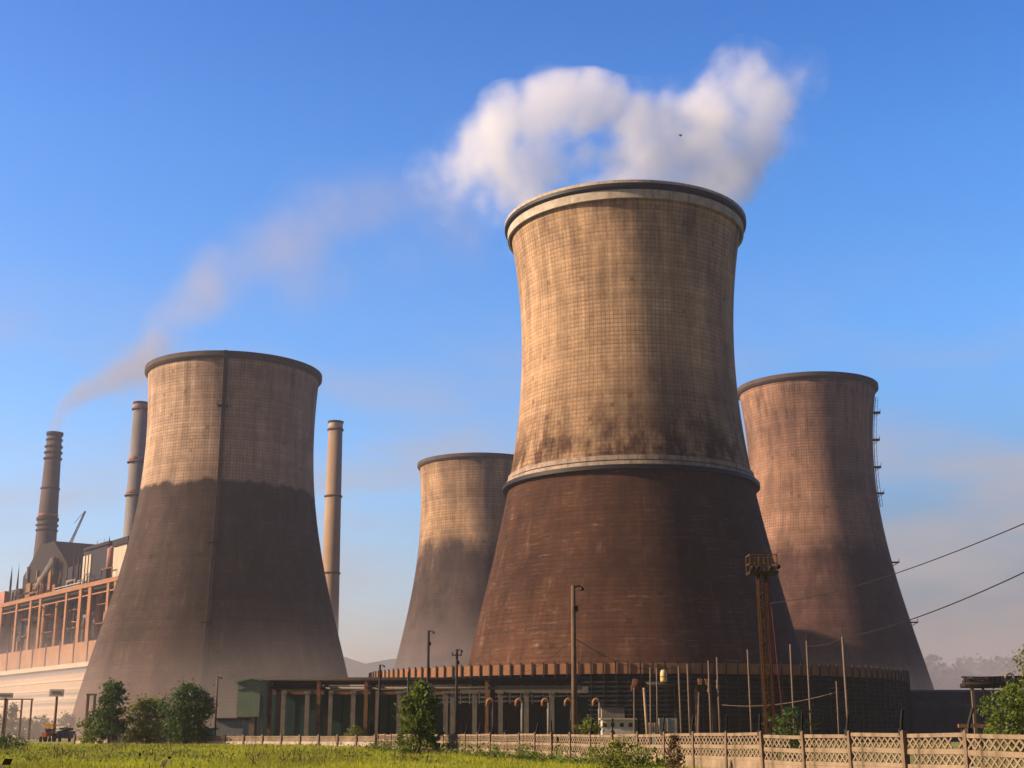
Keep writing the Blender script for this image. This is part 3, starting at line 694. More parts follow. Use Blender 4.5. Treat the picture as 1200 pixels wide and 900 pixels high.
for i, (px, py, w, sh, lb) in enumerate(((13, 828, 7.5, cone, 'hazy blue pointed conifer in front of the power station at the far left'),
        (-6, 838, 10, dome, 'hazy round tree cut by the left edge below the power station'),
        (30, 843, 8, dome, 'hazy low tree right of the pointed conifer by the thin portal frame'),
        (46, 838, 6, dome, 'hazy grey green tree just left of the post of the white board'),
        (76, 838, 7, dome, 'hazy tree behind the dark trailer at the foot of the left tower'))):
    tree('distant_tree', lb, 'tree', px, 395 + i * 6, th(py, 400), w, M['leaf_far'], sh, 30 + i, 60, 36, .6, HG, .03, .02, .18)
def wooded_rise():
    prof = [(1020, 800), (1060, 800), (1078, 784), (1088, 766), (1099, 781), (1108, 789), (1118, 788), (1127, 773), (1135, 770), (1144, 782), (1151, 777), (1158, 773), (1166, 779), (1174, 777), (1184, 772), (1200, 773), (1215, 768), (1235, 774), (1260, 771), (1300, 780)]
    g = np.random.default_rng(77); Yw = 1700; v = []; f = []
    pxs = np.arange(1020, 1301, 3.0); pys = np.interp(pxs, [p[0] for p in prof], [p[1] for p in prof])
    rows = 6
    for r in range(rows):
        q = r / (rows - 1)
        for px, py in zip(pxs, pys):
            zt = max(0, (hz(px, py, Yw) - 6) * math.sin(math.pi * q) ** .8)
            v.append((gx(px, Yw), Yw - 60 + 120 * q, zt))
    n = len(pxs); f = [(r * n + i, r * n + i + 1, (r + 1) * n + i + 1, (r + 1) * n + i) for r in range(rows - 1) for i in range(n - 1)]
    me = bpy.data.meshes.new('wooded_rise'); me.from_pydata(v, [], f); me.materials.append(M['leaf_far'])
    o = bpy.data.objects.new('wooded_rise', me); C.objects.link(o); tag(o, 'low rise beyond the works', 'hill', kind='structure')
    pts = []
    for px, py in zip(pxs, pys):
        for q in range(60):
            zt = hz(px, py, Yw); u_ = g.uniform(0, 1) ** .5
            pts.append((gx(px + g.uniform(-2, 2), Yw), Yw + g.uniform(-60, 8), max(1, zt * u_ + g.normal(0, 2.0))))
    w_ = leaf_mesh(pts, 6, 78, M['leaf_far'], 'far_woods', aspect=.8); tag(w_, 'hazy woods on the rise right of the cooling towers', 'woods', kind='stuff')
wooded_rise()

def weed(label, px, Y, ztop, seed, n=26, spread=.25, leaf=.07):
    g = np.random.default_rng(seed); b = Vector((gx(px, Y), Y, 0))
    T = thing('weed_plant', label, 'weed', b); mb = MB(); pts = []
    for i in range(5):
        tip = b + Vector((g.uniform(-spread, spread), g.uniform(-.2, .2), ztop * g.uniform(.86, 1.0)))
        mb.tube([b, b * .4 + tip * .6 + Vector((0, 0, .06)), tip], [.012, .008, .004], 5)
        for q in g.uniform(.5, 1, n // 3): pts.append(np.array(b.lerp(tip, q)) + g.normal(size=3) * .05)
    mb.build('stem', M['bark'], T); leaf_mesh(pts, leaf, seed + 1, M['leaf_weed'], 'leaves', T, aspect=.65)
weed('dark reddish weed tip in the near grass at bottom left of centre', 205, 14, 1.16, 51, 36, .22)
weed('dark weed in the bottom left corner with its leaves cut by the frame', 4, 12, 1.12, 52, 40, .16)
weed('small dark weed tuft beside the corner weed at bottom left', 17, 12.5, 1.11, 53, 26, .08)

def fence_weeds():
    g = np.random.default_rng(61); pts = []
    for q in range(420):
        i_ = g.uniform(-8, 14); Yf = 94.876 * (1 - .0303949 * i_); Xf = 94.876 / 1652 * (-79.2287 + 14.4005 * i_)
        off = g.uniform(.15, 1.6); h = g.uniform(.1, .55) if q % 6 else g.uniform(.5, 1.0)
        base = np.array((Xf - off * .94, Yf - off * .33, 0))
        for w in range(int(14 + 30 * h)): pts.append(base + g.normal(size=3) * (.16, .16, 0) + (0, 0, h * g.uniform(0, 1)))
    for q in range(260):                      # clumps out in the meadow, thicker towards the left
        Y = g.uniform(62, 178); px = g.uniform(-20, 520) ** 1.0 if q % 2 else g.uniform(-20, 240)
        base = np.array((gx(px, Y), Y, 0)); h = g.uniform(.12, .42); r = g.uniform(.2, .9)
        for w in range(30): pts.append(base + g.normal(size=3) * (r, r * .6, 0) + (0, 0, h * g.uniform(0, 1)))
    o = leaf_mesh(pts, .17, 62, M['leaf_mid'], 'weeds', aspect=.4); tag(o, 'rough green weeds along the fence and in the meadow', 'weeds', kind='stuff')
fence_weeds()
def dry_stalks():
    g = np.random.default_rng(65); pts = []
    for q in range(240):
        Y = g.uniform(60, 176); px = g.uniform(-20, 700); X = gx(px, Y)
        if X > 9 - (Y - 60) * .30: continue
        h = g.uniform(.25, .7)
        for w in range(16): pts.append(np.array((X, Y, 0)) + g.normal(size=3) * (.3, .2, 0) + (0, 0, h * g.uniform(.2, 1)))
    o = leaf_mesh(pts, .34, 66, M['leaf_brown'], 'dry_stalks', aspect=.10, up=2.2); tag(o, 'dry brown stalks standing in the meadow grass', 'dry grass', kind='stuff')
dry_stalks()

# meadow grass: uncountable
def meadow():
    g = np.random.default_rng(5); n = 60000
    Y = 50 + 135 * g.uniform(0, 1, n) ** 1.5
    px = g.uniform(-60, 940, n); X = (px - 600) / 1652 * Y
    # stay in front of the fence line
    keep = X < (10.3 - (Y - 60) * .30)
    X, Y = X[keep], Y[keep]; n = len(X)
    z = np.array([ground_z(a, b) for a, b in zip(X, Y)])
    clump = np.sin(X * .9 + np.sin(Y * .31) * 2) * np.sin(Y * .43 + X * .2)
    h = g.uniform(.10, .26, n) * (1 + .5 * clump) * (Y / 90) ** .3
    V = []; 
    for kk in range(3):
        dx = g.normal(0, .06, n); dy = g.normal(0, .06, n); wd = g.uniform(.015, .045, n) * (Y / 80)
        lean = g.normal(.0, .35, n) * h; a = g.uniform(0, math.pi, n); cx, sy = np.cos(a) * wd, np.sin(a) * wd
        V.append(np.stack([np.stack([X + dx - cx, Y + dy - sy, z], 1), np.stack([X + dx + cx, Y + dy + sy, z], 1),
                           np.stack([X + dx + lean, Y + dy, z + h * g.uniform(.7, 1.2, n)], 1)], 1))
    V = np.concatenate(V).reshape(-1, 3)
    me = bpy.data.meshes.new('grass'); me.from_pydata(V.tolist(), [], np.arange(len(V)).reshape(-1, 3).tolist()); me.update()
    me.materials.append(M['grass'])
    o = bpy.data.objects.new('grass', me); C.objects.link(o); tag(o, 'yellow green meadow grass in the foreground', 'grass', kind='stuff')
meadow()

# ------------------------------------------------------------------ concrete lattice fence (right)
FY0, Fa, Fb, Fc = 94.876, -79.2287, 14.4005, -.0303949
def fpos(i):
    Y = FY0 * (1 + Fc * i); X = FY0 / 1652 * (Fa + Fb * i); return Vector((X, Y, 0))
fd = (fpos(1) - fpos(0)); FL = fd.length; fd.normalize(); fn = Vector((fd.y, -fd.x, 0))
i0, i1 = -8, 23
FE = thing('concrete_fence', 'pale precast concrete fence with rows of crisscross openings and barbed wire arms', 'fence', tuple(fpos(i0)))
def panel_mesh(Lp, gap=()):
    """bay of stacked panels, local: x along the bay, y thickness"""
    mb = MB(); L = Lp - .16; cx = Lp / 2
    mb.box((cx, 0, .22), (L, .06, .44)); mb.box((cx, 0, .505), (L, .075, .13 - .01))
    for z0 in (.57, 1.0):
        hgt = .27
        mb.box((cx, 0, z0 + hgt + .07), (L, .075, .14 if z0 < .9 else .11))
        n = 9; q = L / n
        for i in range(n):
            xa, xb = cx - L / 2 + i * q, cx - L / 2 + (i + 1) * q
            if (i, z0 > .9) in gap: continue
            mb.bar((xa, -.002, z0), (xb, -.002, z0 + hgt), .042, .05); mb.bar((xb, .002, z0), (xa, .002, z0 + hgt), .042, .05)
    return mb
panel = None; post = None; arm = None
rz = math.atan2(fd.y, fd.x)
for i in range(i0, i1 + 1):
    p = fpos(i) - fpos(i0)
    if post is None:
        post = MB().box((0, 0, .72), (.15, .17, 1.44)).box((0, 0, 1.45), (.10, .12, .05)).build('post', M['post_conc'], None, org=(0, 0, 0)); o = post
        post.parent = FE
    else:
        o = post.copy(); C.objects.link(o)
    o.parent = FE; o.location = p; o.rotation_euler = (rnd.uniform(-.04, .04), rnd.uniform(-.035, .035), rz)
    if i >= 2 and i not in (6,):
        if arm is None:
            arm = MB().bar((0, 0, 1.3), (.01, 0, 1.62), .065).bar((.01, 0, 1.6), (.19, -.02, 2.04), .06).bar((-.06, 0, 1.42), (.06, 0, 1.42), .16, .19).build('barbed_wire_arm', M['black'], None, org=(0, 0, 0)); a = arm
        else:
            a = arm.copy(); C.objects.link(a)
        a.parent = o; a.location = (0, 0, 0); a.rotation_euler = (0, rnd.uniform(-.12, .12), rnd.uniform(-.3, .3))
    if i < i1:
        if panel is None:
            panel = panel_mesh(FL).build('panel', M['conc_pale'], None, org=(0, 0, 0)); q = panel
        elif i in (8, 12, 16, 19):
            q = panel_mesh(FL, {8: ((2, True), (6, False)), 12: ((5, True), (4, True), (1, False)), 16: ((6, True), (7, True), (3, False)), 19: ((0, False), (7, True))}[i]).build('panel', M['conc_pale'], None, org=(0, 0, 0))
        else:
            q = panel.copy(); C.objects.link(q)
        q.parent = FE; q.location = p + Vector((0, 0, rnd.uniform(-.05, .015))); q.rotation_euler = (rnd.uniform(-.03, .03), rnd.uniform(-.012, .012), rz)

# low wall / fence on the left
def wl(px): return 197 - (px - 88) * .088
FE2 = thing('concrete_wall', 'long low concrete wall with short posts along the far meadow edge', 'wall', (gx(88, wl(88)), wl(88), 0))
xs_ = [88 + 22 * i for i in range(17)]
for j, px in enumerate(xs_):
    a = Vector((gx(px, wl(px)), wl(px), 0)); w = .5 if px == 176 else .24
    px2 = px + 22; b_ = Vector((gx(px2, wl(px2)), wl(px2), 0)); d = (b_ - a).normalized(); nn = Vector((d.y, -d.x, 0)); L = (b_ - a).length
    MB().box(a + nn * .03 + Vector((0, 0, .68)), (w, .28, 1.36), d, nn).build('post', M['conc_pale'] if px == 176 else M['post_conc'], FE2)
    if j < len(xs_) - 1:
        c = (a + b_) / 2
        MB().box(c + Vector((0, 0, .26)), (L - .28, .12, .52), d, nn).build('base_panel', M['white_conc'], FE2)
        MB().box(c - nn * .02 + Vector((0, 0, .74)), (L - .28, .08, .42), d, nn).box(c + Vector((0, 0, 1.08)), (L - .28, .1, .2), d, nn).build('upper_panel', M['conc_pale'], FE2)

# ------------------------------------------------------------------ pipe trestle, shed and halls
YR = 215
def tz(py): return hz(560, py, YR)
TR = thing('pipe_trestle', 'long dark pipe trestle on rusty portal columns in front of the banded tower', 'pipe trestle', (gx(310, YR), YR, 0))
for px in (317.5, 374.5, 430.5, 489, 573):
    x = gx(px, YR); k = MB()
    k.box((x - .35, YR, tz(797) / 2), (.55, .6, tz(797))); k.build('column', M['rust'], TR)
    MB().box((x + .5, YR + 2.4, tz(798) / 2), (.7, .6, tz(798))).build('column', M['steel_dark'], TR)
    MB().box((x, YR + 1.2, tz(799)), (.45, 3.4, .5)).box((x, YR + 1.2, tz(806)), (.4, 3.4, .35)).build('cross_beam', M['steel_dark'], TR)
xa, xb = gx(303, YR), gx(684, YR)
for j, (py, r, yo, mt) in enumerate(((796.6, .38, 0, 'steel_dark'), (798.4, .3, 1.4, 'black'), (799, .36, 2.4, 'black'))):
    MB().tube([(xa, YR + yo, tz(py)), (xb, YR + yo, tz(py))], r, 10).build('pipe', M[mt], TR, True)
MB().tube([(xa, YR + .3, tz(804.5)), (gx(375, YR), YR + .3, tz(804.5))], .42, 10).build('pipe', M['black'], TR, True)
MB().tube([(gx(375, YR), YR + 2.3, tz(806)), (xb, YR + 2.3, tz(806))], .24, 10).build('pipe', M['conc'], TR, True)
k = MB()
for i in range(13):
    x = xa + (xb - xa) * (i + .5) / 13; k.bar((x, YR + .1, tz(798)), (x, YR + .1, tz(801.5)), .14)
k.build('pipe_hanger', M['steel_dark'], TR)

YS = 226
def sz(py): return hz(560, py, YS)
SH = thing('open_shed', 'long open sided shed with grey columns and dark teal back wall under the trestle', 'shed', (gx(304, YS), YS, 0))
for px in (331, 359, 386, 413, 441, 467, 522, 530, 556, 586.5, 617, 647):
    x = gx(px, YS)
    c = MB().box((x, YS, sz(813) / 2), (.72, .7, sz(813))).build('column', M['conc'], SH)
    MB().box((x, YS, sz(811.4)), (1.05, 1.0, .42)).build('column_head', M['conc'], c)
MB().box(((gx(305, YS) + gx(540, YS)) / 2, YS + .6, sz(812)), (gx(540, YS) - gx(305, YS), .5, .45)).build('eave_beam', M['rust'], SH)
MB().box(((gx(540, YS) + gx(690, YS)) / 2, YS + .4, sz(808.3)), (gx(690, YS) - gx(540, YS), .8, 1.0)).build('eave_beam', M['conc'], SH)
MB().box(((gx(305, YS) + gx(692, YS)) / 2, YS + 5.8, sz(805)), (gx(692, YS) - gx(305, YS), 10, .35)).build('roof', M['conc_dark'], SH)
yb = YS + 9
MB().box(((gx(300, yb) + gx(470, yb)) / 2, yb, sz(807) / 2), (gx(470, yb) - gx(300, yb), .4, sz(807))).build('teal_back_wall', M['teal'], SH)
MB().box(((gx(471, yb) + gx(640, yb)) / 2, yb, sz(824) / 2), (gx(640, yb) - gx(471, yb), .4, sz(824))).build('grey_back_wall', M['conc_dark'], SH)
MB().box(((gx(641, yb) + gx(690, yb)) / 2, yb, sz(816) / 2), (gx(690, yb) - gx(641, yb), .4, sz(816))).build('blue_door_wall', M['teal'], SH)
k = MB()
for px in (345, 372, 400, 427, 455):
    x = gx(px, yb); k.box((x, yb - .25, sz(809) / 2), (.22, .1, sz(809)))
k.build('cladding_joints', M['louver'], SH)

# green end cabin on its beige base
YG = 208
def gzz(py): return hz(290, py, YG)
GC = thing('green_cabin', 'pale green sheet metal cabin with gently pitched roof at the left end of the trestle', 'cabin', (gx(289, YG), YG, 0))
x0, x1 = gx(276, YG), gx(302.5, YG); xm = gx(292, YG)
mb = MB(); sec = [(x0, gzz(840)), (x1, gzz(840)), (x1, gzz(797.5)), (xm, gzz(795.5)), (x0, gzz(800))]
for y in (YG, YG + 7): mb.v += [Vector((x, y, z)) for x, z in sec]
n = 5; mb.f += [tuple(range(n)), tuple(range(n, 2 * n))[::-1]] + [(i, (i + n), (i + 1) % n + n, (i + 1) % n) for i in range(n)]
mb.build('cabin_wall', M['green'], GC)
MB().bar((x0 - .4, YG + 3.4, gzz(799.6)), (xm, YG + 3.4, gzz(794.9)), 7.6, .25).bar((xm, YG + 3.4, gzz(794.9)), (x1 + .3, YG + 3.4, gzz(797)), 7.6, .25).build('roof', M['green'], GC)
MB().bar((x0, YG - .06, gzz(808)), (xm, YG - .06, gzz(804)), .1, .14).bar((xm, YG - .06, gzz(804)), (x1, YG - .06, gzz(806)), .1, .14).build('seam_trim', M['pale_blue'], GC)
MB().box((x0 - .12, YG + 3, (gzz(812) + gzz(842)) / 2), (.2, 4, gzz(812) - gzz(842))).build('lit_side_strip', M['rust'], GC)  # rust-coloured strip standing in for the sunlit left edge of the cabin
MB().box(((gx(283, YG) + gx(297, YG)) / 2, YG + 3, gzz(840.2) / 2), (gx(297, YG) - gx(283, YG), 5, gzz(840.2))).build('base_block', M['conc_pale'], GC)
MB().box((gx(302.5, YG), YG + 1, gzz(815) / 2), (.75, .75, gzz(815))).build('corner_column', M['conc'], GC)
YH = 200
HT = thing('flat_roof_hut', 'low grey flat roofed hut between the lamp pole and the green cabin', 'hut', (gx(268, YH), YH, 0))
hh = hz(268, 844, YH)
MB().box((gx(268.5, YH), YH + 2, hh / 2), (gx(284, YH) - gx(253, YH), 4, hh)).build('wall', M['pale_blue'], HT)
MB().box((gx(268.5, YH), YH + 2, hh + .16), (gx(286, YH) - gx(251, YH), 4.6, .3)).build('roof', M['steel_dark'], HT)
HT2 = thing('small_shed', 'small shed with orange lit wall and blue door under the dark round tree', 'shed', (gx(236, YH), YH - 6, 0))
hh = hz(236, 855, YH - 6)
MB().box((gx(231.5, YH - 6), YH - 4.5, hh / 2), (gx(240, YH) - gx(223, YH), 3, hh)).build('wall', M['orange_col'], HT2)
MB().box((gx(244, YH - 6), YH - 4.4, hh / 2), (gx(248, YH) - gx(240.3, YH), 2.8, hh)).build('door', M['pale_blue'], HT2)
MB().box((gx(235.5, YH - 6), YH - 4.5, hh + .1), (gx(250, YH) - gx(222, YH), 3.5, .2)).build('roof', M['steel_dark'], HT2)

# gooseneck vents
GG = 'gooseneck vent pipes beside the open shed'
YV = 205
for px, lb in ((575, 'hooked vent pipe just right of the rusty trestle column, leftmost of its row'), (609, 'hooked vent pipe second from left in front of the grey shed wall'),
               (640, 'hooked vent pipe in front of the shed column left of the thick pole'), (667, 'hooked vent pipe half hidden by the tall thick pole'), (700, 'hooked vent pipe above the left end of the white kiosk')):
    x = gx(px, YV) + .35; zt = hz(px, 820.5, YV)
    V_ = thing('gooseneck_vent', lb, 'vent pipe', (x, YV, 0), GG)
    pts = [Vector((x, YV, 0)), Vector((x, YV, zt - .3))] + [Vector((x - .42 + .42 * math.cos(a), YV, zt - .3 + .42 * math.sin(a))) for a in np.linspace(0, math.pi, 8)] + [Vector((x - .84, YV, zt - .85))]
    MB().tube(pts[:2], .2, 10).build('stem', M['steel_dark'] if px in (575, 667) else M['conc'], V_, True)
    MB().tube(pts[1:], .24, 10).build('hook', M['rust'], V_, True)

# pipe bridge with cream lantern in the middle
YP = 175
def pz(py): return hz(790, py, YP)
PB = thing('pipe_bridge', 'dark horizontal pipe bridge with a rusty valve end right of the thick pole', 'pipe bridge', (gx(795, YP), YP, 0))
MB().tube([(gx(750, YP), YP, pz(802)), (gx(845, YP), YP, pz(801.5))], .34, 10).tube([(gx(750, YP), YP + 1, pz(804)), (gx(845, YP), YP + 1, pz(804))], .2, 8).build('pipe', M['black'], PB, True)
k = MB().tube([(gx(742, YP), YP, pz(801)), (gx(753, YP), YP, pz(803))], .62, 10)
k.tube([(gx(747, YP), YP, pz(806)), (gx(747, YP), YP, pz(797))], .35, 8).tube([(gx(744, YP), YP, pz(797)), (gx(750, YP), YP, pz(797))], .16, 8).tube([(gx(743, YP), YP, pz(803)), (gx(743, YP), YP, pz(810))], .3, 8)
k.build('valve', M['steel_rusty'], PB, True)
for px, w, mt in ((793.5, 2.6, 'steel_dark'), (818, 3.2, 'wood'), (838, 4.5, 'steel_dark')):
    MB().box((gx(px, YP), YP + .5, pz(803) / 2), (w / 1652 * YP, .4, pz(803))).build('support', M[mt], PB)
k = MB()
for px in (822, 830): k.box((gx(px, YP), YP - .3, pz(799)), (.5, .5, pz(794) - pz(801)))
k.build('pipe_fittings', M['rust'], PB)
LN = thing('lantern', 'cream yellow lantern shaped tank standing on the dark pipe bridge', 'lantern', (gx(779.5, YP), YP, pz(799.5)))
xx, z0 = gx(779.5, YP), pz(799.5)
MB().lathe([(.01, 0), (.40, .02), (.44, .3), (.42, 1.05), (.36, 1.35), (.2, 1.55), (.01, 1.6)], (xx, YP, z0), 16).build('body', M['amber_glass'], LN, True)
MB().lathe([(.45, .62), (.47, .62), (.47, .72), (.45, .72)], (xx, YP, z0), 16, True).box((xx + .12, YP - .42, z0 + .65), (.1, .1, .9)).build('strap', M['rust'], LN)

# white kiosk, grey block, pale panels behind the fence
YK = 150
def kz(py): return hz(730, py, YK)
KI = thing('white_kiosk', 'low white kiosk with dark windows behind the lattice fence', 'kiosk', (gx(725, YK), YK, 0))
MB().box((gx(725, YK), YK + 1.5, kz(843) / 2), (gx(744, YK) - gx(706, YK), 3, kz(843))).build('wall', M['white'], KI)
MB().box((gx(725, YK), YK + 1.5, kz(842.4)), (gx(746, YK) - gx(704, YK), 3.6, .14)).build('roof', M['cream'], KI)
for px in (709, 718, 729, 739):
    MB().box((gx(px, YK), YK - .02, kz(849.5)), (.42, .06, .42)).build('window', M['glass'], KI)
GB = thing('grey_cabinet', 'grey cabinet block rising behind the white kiosk', 'cabinet', (gx(719, YK + 8), YK + 8, 0))
z = hz(719, 830, YK + 8)
MB().box((gx(719, YK + 8), YK + 9, z / 2), (gx(733, YK) - gx(705, YK), 2, z)).build('cabinet_body', M['conc'], GB)
MB().box((gx(719, YK + 8), YK + 9, z + .06), (gx(734, YK) - gx(704, YK), 2.3, .1)).build('lid', M['conc_dark'], GB)
PP = thing('blue_container', 'pale blue grey container behind the lattice fence under the lantern', 'container', (gx(783, YK), YK, 0))
z = kz(841.5)
MB().box((gx(783, YK), YK + 1.2, z / 2 + .06), (gx(793.5, YK) - gx(773, YK), 2.4, z - .12)).build('body', M['pale_blue'], PP)
k = MB()
for px in (773.3, 783, 793.2): k.box((gx(px, YK), YK - .04, z / 2), (.1, .08, z))
k.build('frame', M['conc'], PP)
W2 = thing('signboard', 'narrow white painted board beside the leaning tan pole', 'signboard', (gx(764, YK), YK, 0))
MB().box((gx(764, YK), YK + .3, kz(847) / 2), (gx(769, YK) - gx(760, YK), .5, kz(847))).build('board', M['white'], W2)
MB().box((gx(765.5, YK), YK - .03, kz(853)), (.12, .1, 1.0)).build('red_stripe', M['red'], W2)

# right side: low building and pipe bridge end
YB = 330
def bz(py): return hz(1100, py, YB)
LB = thing('low_building', 'long low grey building in shade right of the cooling ring', 'building', (gx(1110, YB), YB, 0))
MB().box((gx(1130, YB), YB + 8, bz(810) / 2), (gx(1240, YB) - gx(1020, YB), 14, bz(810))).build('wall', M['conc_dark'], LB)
MB().box((gx(1130, YB), YB + 8, bz(809.4)), (gx(1242, YB) - gx(1018, YB), 14.8, .45)).build('roof_edge', M['conc'], LB)
for px in range(1082, 1200, 18):
    MB().box((gx(px, YB), YB + .96, bz(826)), (2.2, .1, 1.0)).build('window', M['glass'], LB)
YQ = 140
def qz(py): return hz(1160, py, YQ)
RB = thing('pipe_bridge', 'dark pipe bridge bundle with an arched loop at the right edge before the hazy trees', 'pipe bridge', (gx(1165, YQ), YQ, 0))
k = MB()
for yo, py, r in ((0, 801, .22), (.8, 799, .18), (1.6, 803, .22), (.4, 795.5, .12), (1, 793, .1)):
    k.tube([(gx(1136, YQ), YQ + yo, qz(py)), (gx(1160, YQ), YQ + yo, qz(py + .5)), (gx(1230, YQ), YQ + yo, qz(py - 1))], r, 8)
k.build('pipe', M['steel_dark'], RB, True)
k = MB()
for px in np.arange(1136, 1225, 5.5):
    k.bar((gx(px, YQ), YQ - .1, qz(804)), (gx(px, YQ), YQ - .1, qz(rnd.uniform(792, 796))), .13)
    k.box((gx(px + 2, YQ), YQ + .5, qz(rnd.uniform(796, 803))), (rnd.uniform(.2, .5), .5, rnd.uniform(.3, .6)))
k.build('frame', M['steel_dark'], RB)
pts = [Vector((gx(1184, YQ), YQ, qz(805)))] + [Vector((gx(1189, YQ) - .42 * math.cos(a), YQ, qz(795) + .5 * math.sin(a))) for a in np.linspace(0, math.pi, 9)] + [Vector((gx(1194, YQ), YQ, qz(805)))]
MB().tube(pts, .14, 8).build('loop', M['conc'], RB, True)
for px in (1146, 1184):
    MB().box((gx(px, YQ), YQ + .6, qz(793 if px < 1150 else 802) / 2), (.26, .26, qz(793 if px < 1150 else 802))).build('support', M['pole_conc'], RB)
MB().bar((gx(1156, YQ), YQ, qz(806)), (gx(1161, YQ), YQ, qz(822)), .2).build('hanging_pipe', M['steel_dark'], RB)
RS = thing('rusty_beam', 'rusty horizontal beam lying low behind the fence at the right', 'beam', (gx(1150, 120), 120, 0))
MB().box((gx(1150, 120), 120, hz(1150, 850.5, 120)), (3.8, .3, .3)).build('beam', M['rust'], RS)
k = MB()
for px in (1128, 1150, 1172): k.box((gx(px, 120), 120, hz(1150, 853, 120) / 2), (.2, .2, hz(1150, 853, 120)))
k.build('trestle_leg', M['steel_dark'], RS)

# ------------------------------------------------------------------ poles, lamps, mast
def lamp_pole(label, px, py, Y, w, mat, lamp=True, cross=False, box=True, pxb=None):
    x = gx(pxb or px, Y); zt = at(px, py, Y).z; r = w / 2 / 1652 * Y
    T = thing('lamp_pole' if lamp else 'utility_pole', label, 'pole', (x, Y, 0), 'poles along the works fence')
    MB().tube([(x, Y, 0), (x, Y, zt)], [r * 1.15, r * .85], 10).build('shaft', M[mat], T, True)
    if lamp:
        a = MB().tube([(x, Y, zt - r), (x + 2.2 * r, Y, zt - .1 * r), (x + 3.2 * r, Y, zt - r * .6)], r * .3, 6).build('lamp_arm', M['black'], T)
        MB().lathe([(.01, r * .7), (r * .5, r * .6), (r * 1.05, -r * .6), (r * .9, -r * .8), (.01, -r * .5)], (x + 3.4 * r, Y, zt - r * 1.2), 10).build('lamp_head', M['black'], a, True)
    if box: MB().box((x + r * 1.2, Y, zt - r * 9), (r * 1.3, r * 1.4, r * 2.4)).build('switch_box', M['black'], T)
    if cross:
        MB().bar((x - r * 3.6, Y - r, zt - r * 4), (x + r * 3.6, Y - r, zt - r * 4), r * .8).build('cross_arm', M['black'], T)
        for s in (-1, 1): MB().tube([(x + s * r * 3, Y - r, zt - r * 3.5), (x + s * r * 3, Y - r, zt - r * 1.8)], r * .4, 6).build('insulator', M['black'], T)
    return T
lamp_pole('tall thick pole with a curved lamp in front of the banded tower', 670, 686, 116, 6.2, 'wood', pxb=673.5)
lamp_pole('slim lamp pole beside the dark round tree and the grey hut', 252.5, 793, 196, 2.6, 'wood', box=False, pxb=251.5)
lamp_pole('short lamp pole standing left of the pointed evergreen bush', 444.5, 779, 165, 2.8, 'steel_dark', pxb=443.5)
lamp_pole('dark lamp pole rising behind the top of the pointed evergreen bush', 501, 739, 150, 3.4, 'steel_dark', pxb=500.5)
lamp_pole('pole with a cross arm and small lamp right of the pointed evergreen bush', 535, 761, 168, 3.4, 'steel_dark', cross=True, pxb=534.5)
lamp_pole('plain dark stub pole close to the left side of the pointed evergreen bush', 477.5, 787, 158, 3.0, 'black', lamp=False, box=False)

PG = 'thin concrete poles behind the lattice fence'
def thin_pole(label, pxt, pyt, pxb, Y, w, ins=False, mat='pole_conc', spike=False):
    b = Vector((gx(pxb, Y), Y, 0)); t_ = at(pxt, pyt, Y); r = w * .82 / 2 / 1652 * Y
    # straight post with the small lean the photo shows once perspective is removed
    T = thing('concrete_pole', label, 'pole', tuple(b), PG)
    MB().tube([b, t_], [r * 1.1, r * .85], 8).build('shaft', M[mat], T, True)
    if ins:
        MB().lathe([(r * .9, 0), (r * 2.1, .1), (r * 2.1, .22), (r * 1.2, .45), (r * 1.9, .55), (r * .9, .75)], (t_.x, Y, t_.z - 2.2), 10).build('insulator', M['pole_conc'], T, True)
    if spike:
        MB().tube([t_, t_ + Vector((0, 0, .5))], r * .35, 5).build('spike', M['black'], T)
thin_pole('thin reddish post below the rusty valve end of the pipe bridge', 743, 806, 743.5, 140, 2.6, mat='wood')
thin_pole('thin grey pole left of the cream lantern, left one of a close pair', 762, 782, 762.5, 135, 2.6)
thin_pole('thin grey pole left of the cream lantern, right one of a close pair', 769.5, 783, 770.5, 135, 2.6)
thin_pole('thin pale pole right of the cream lantern, left one of a pair', 795, 780, 799, 100, 2.8)
thin_pole('thin pale pole right of the cream lantern, right one of a pair', 805.5, 778, 809, 100, 2.8)
thin_pole('thin pale pole with insulator bulge left of its twin before the banded tower', 830, 774, 833.5, 95, 2.8, True)
thin_pole('thin pale pole with insulator bulge right of its twin before the banded tower', 840, 770, 844, 95, 2.8, True)
thin_pole('lone thin pole just left of the floodlight mast', 876, 761, 881, 90, 2.8)
thin_pole('thin pole between the floodlight mast and the right tower edge', 926, 755, 931, 92, 3.0)
thin_pole('slender pole with a spike standing before the edge of the banded tower', 945, 751, 951, 80, 2.8, spike=True)
thin_pole('tall thick concrete pole carrying the lower cable next to the fence', 987, 746, 995, 58, 3.8, spike=True)
thin_pole('short thin pole just left of the tall cable pole by the fence', 980, 798, 983, 84, 2.4)
thin_pole('leaning thick tan pole under the rusty valve before the white panel', 754.5, 806, 759.5, 128, 4.2, mat='chim_tan')
thin_pole('short tan post before the dark louvers right of the lantern', 819, 811, 817.5, 128, 3.2, mat='wood')

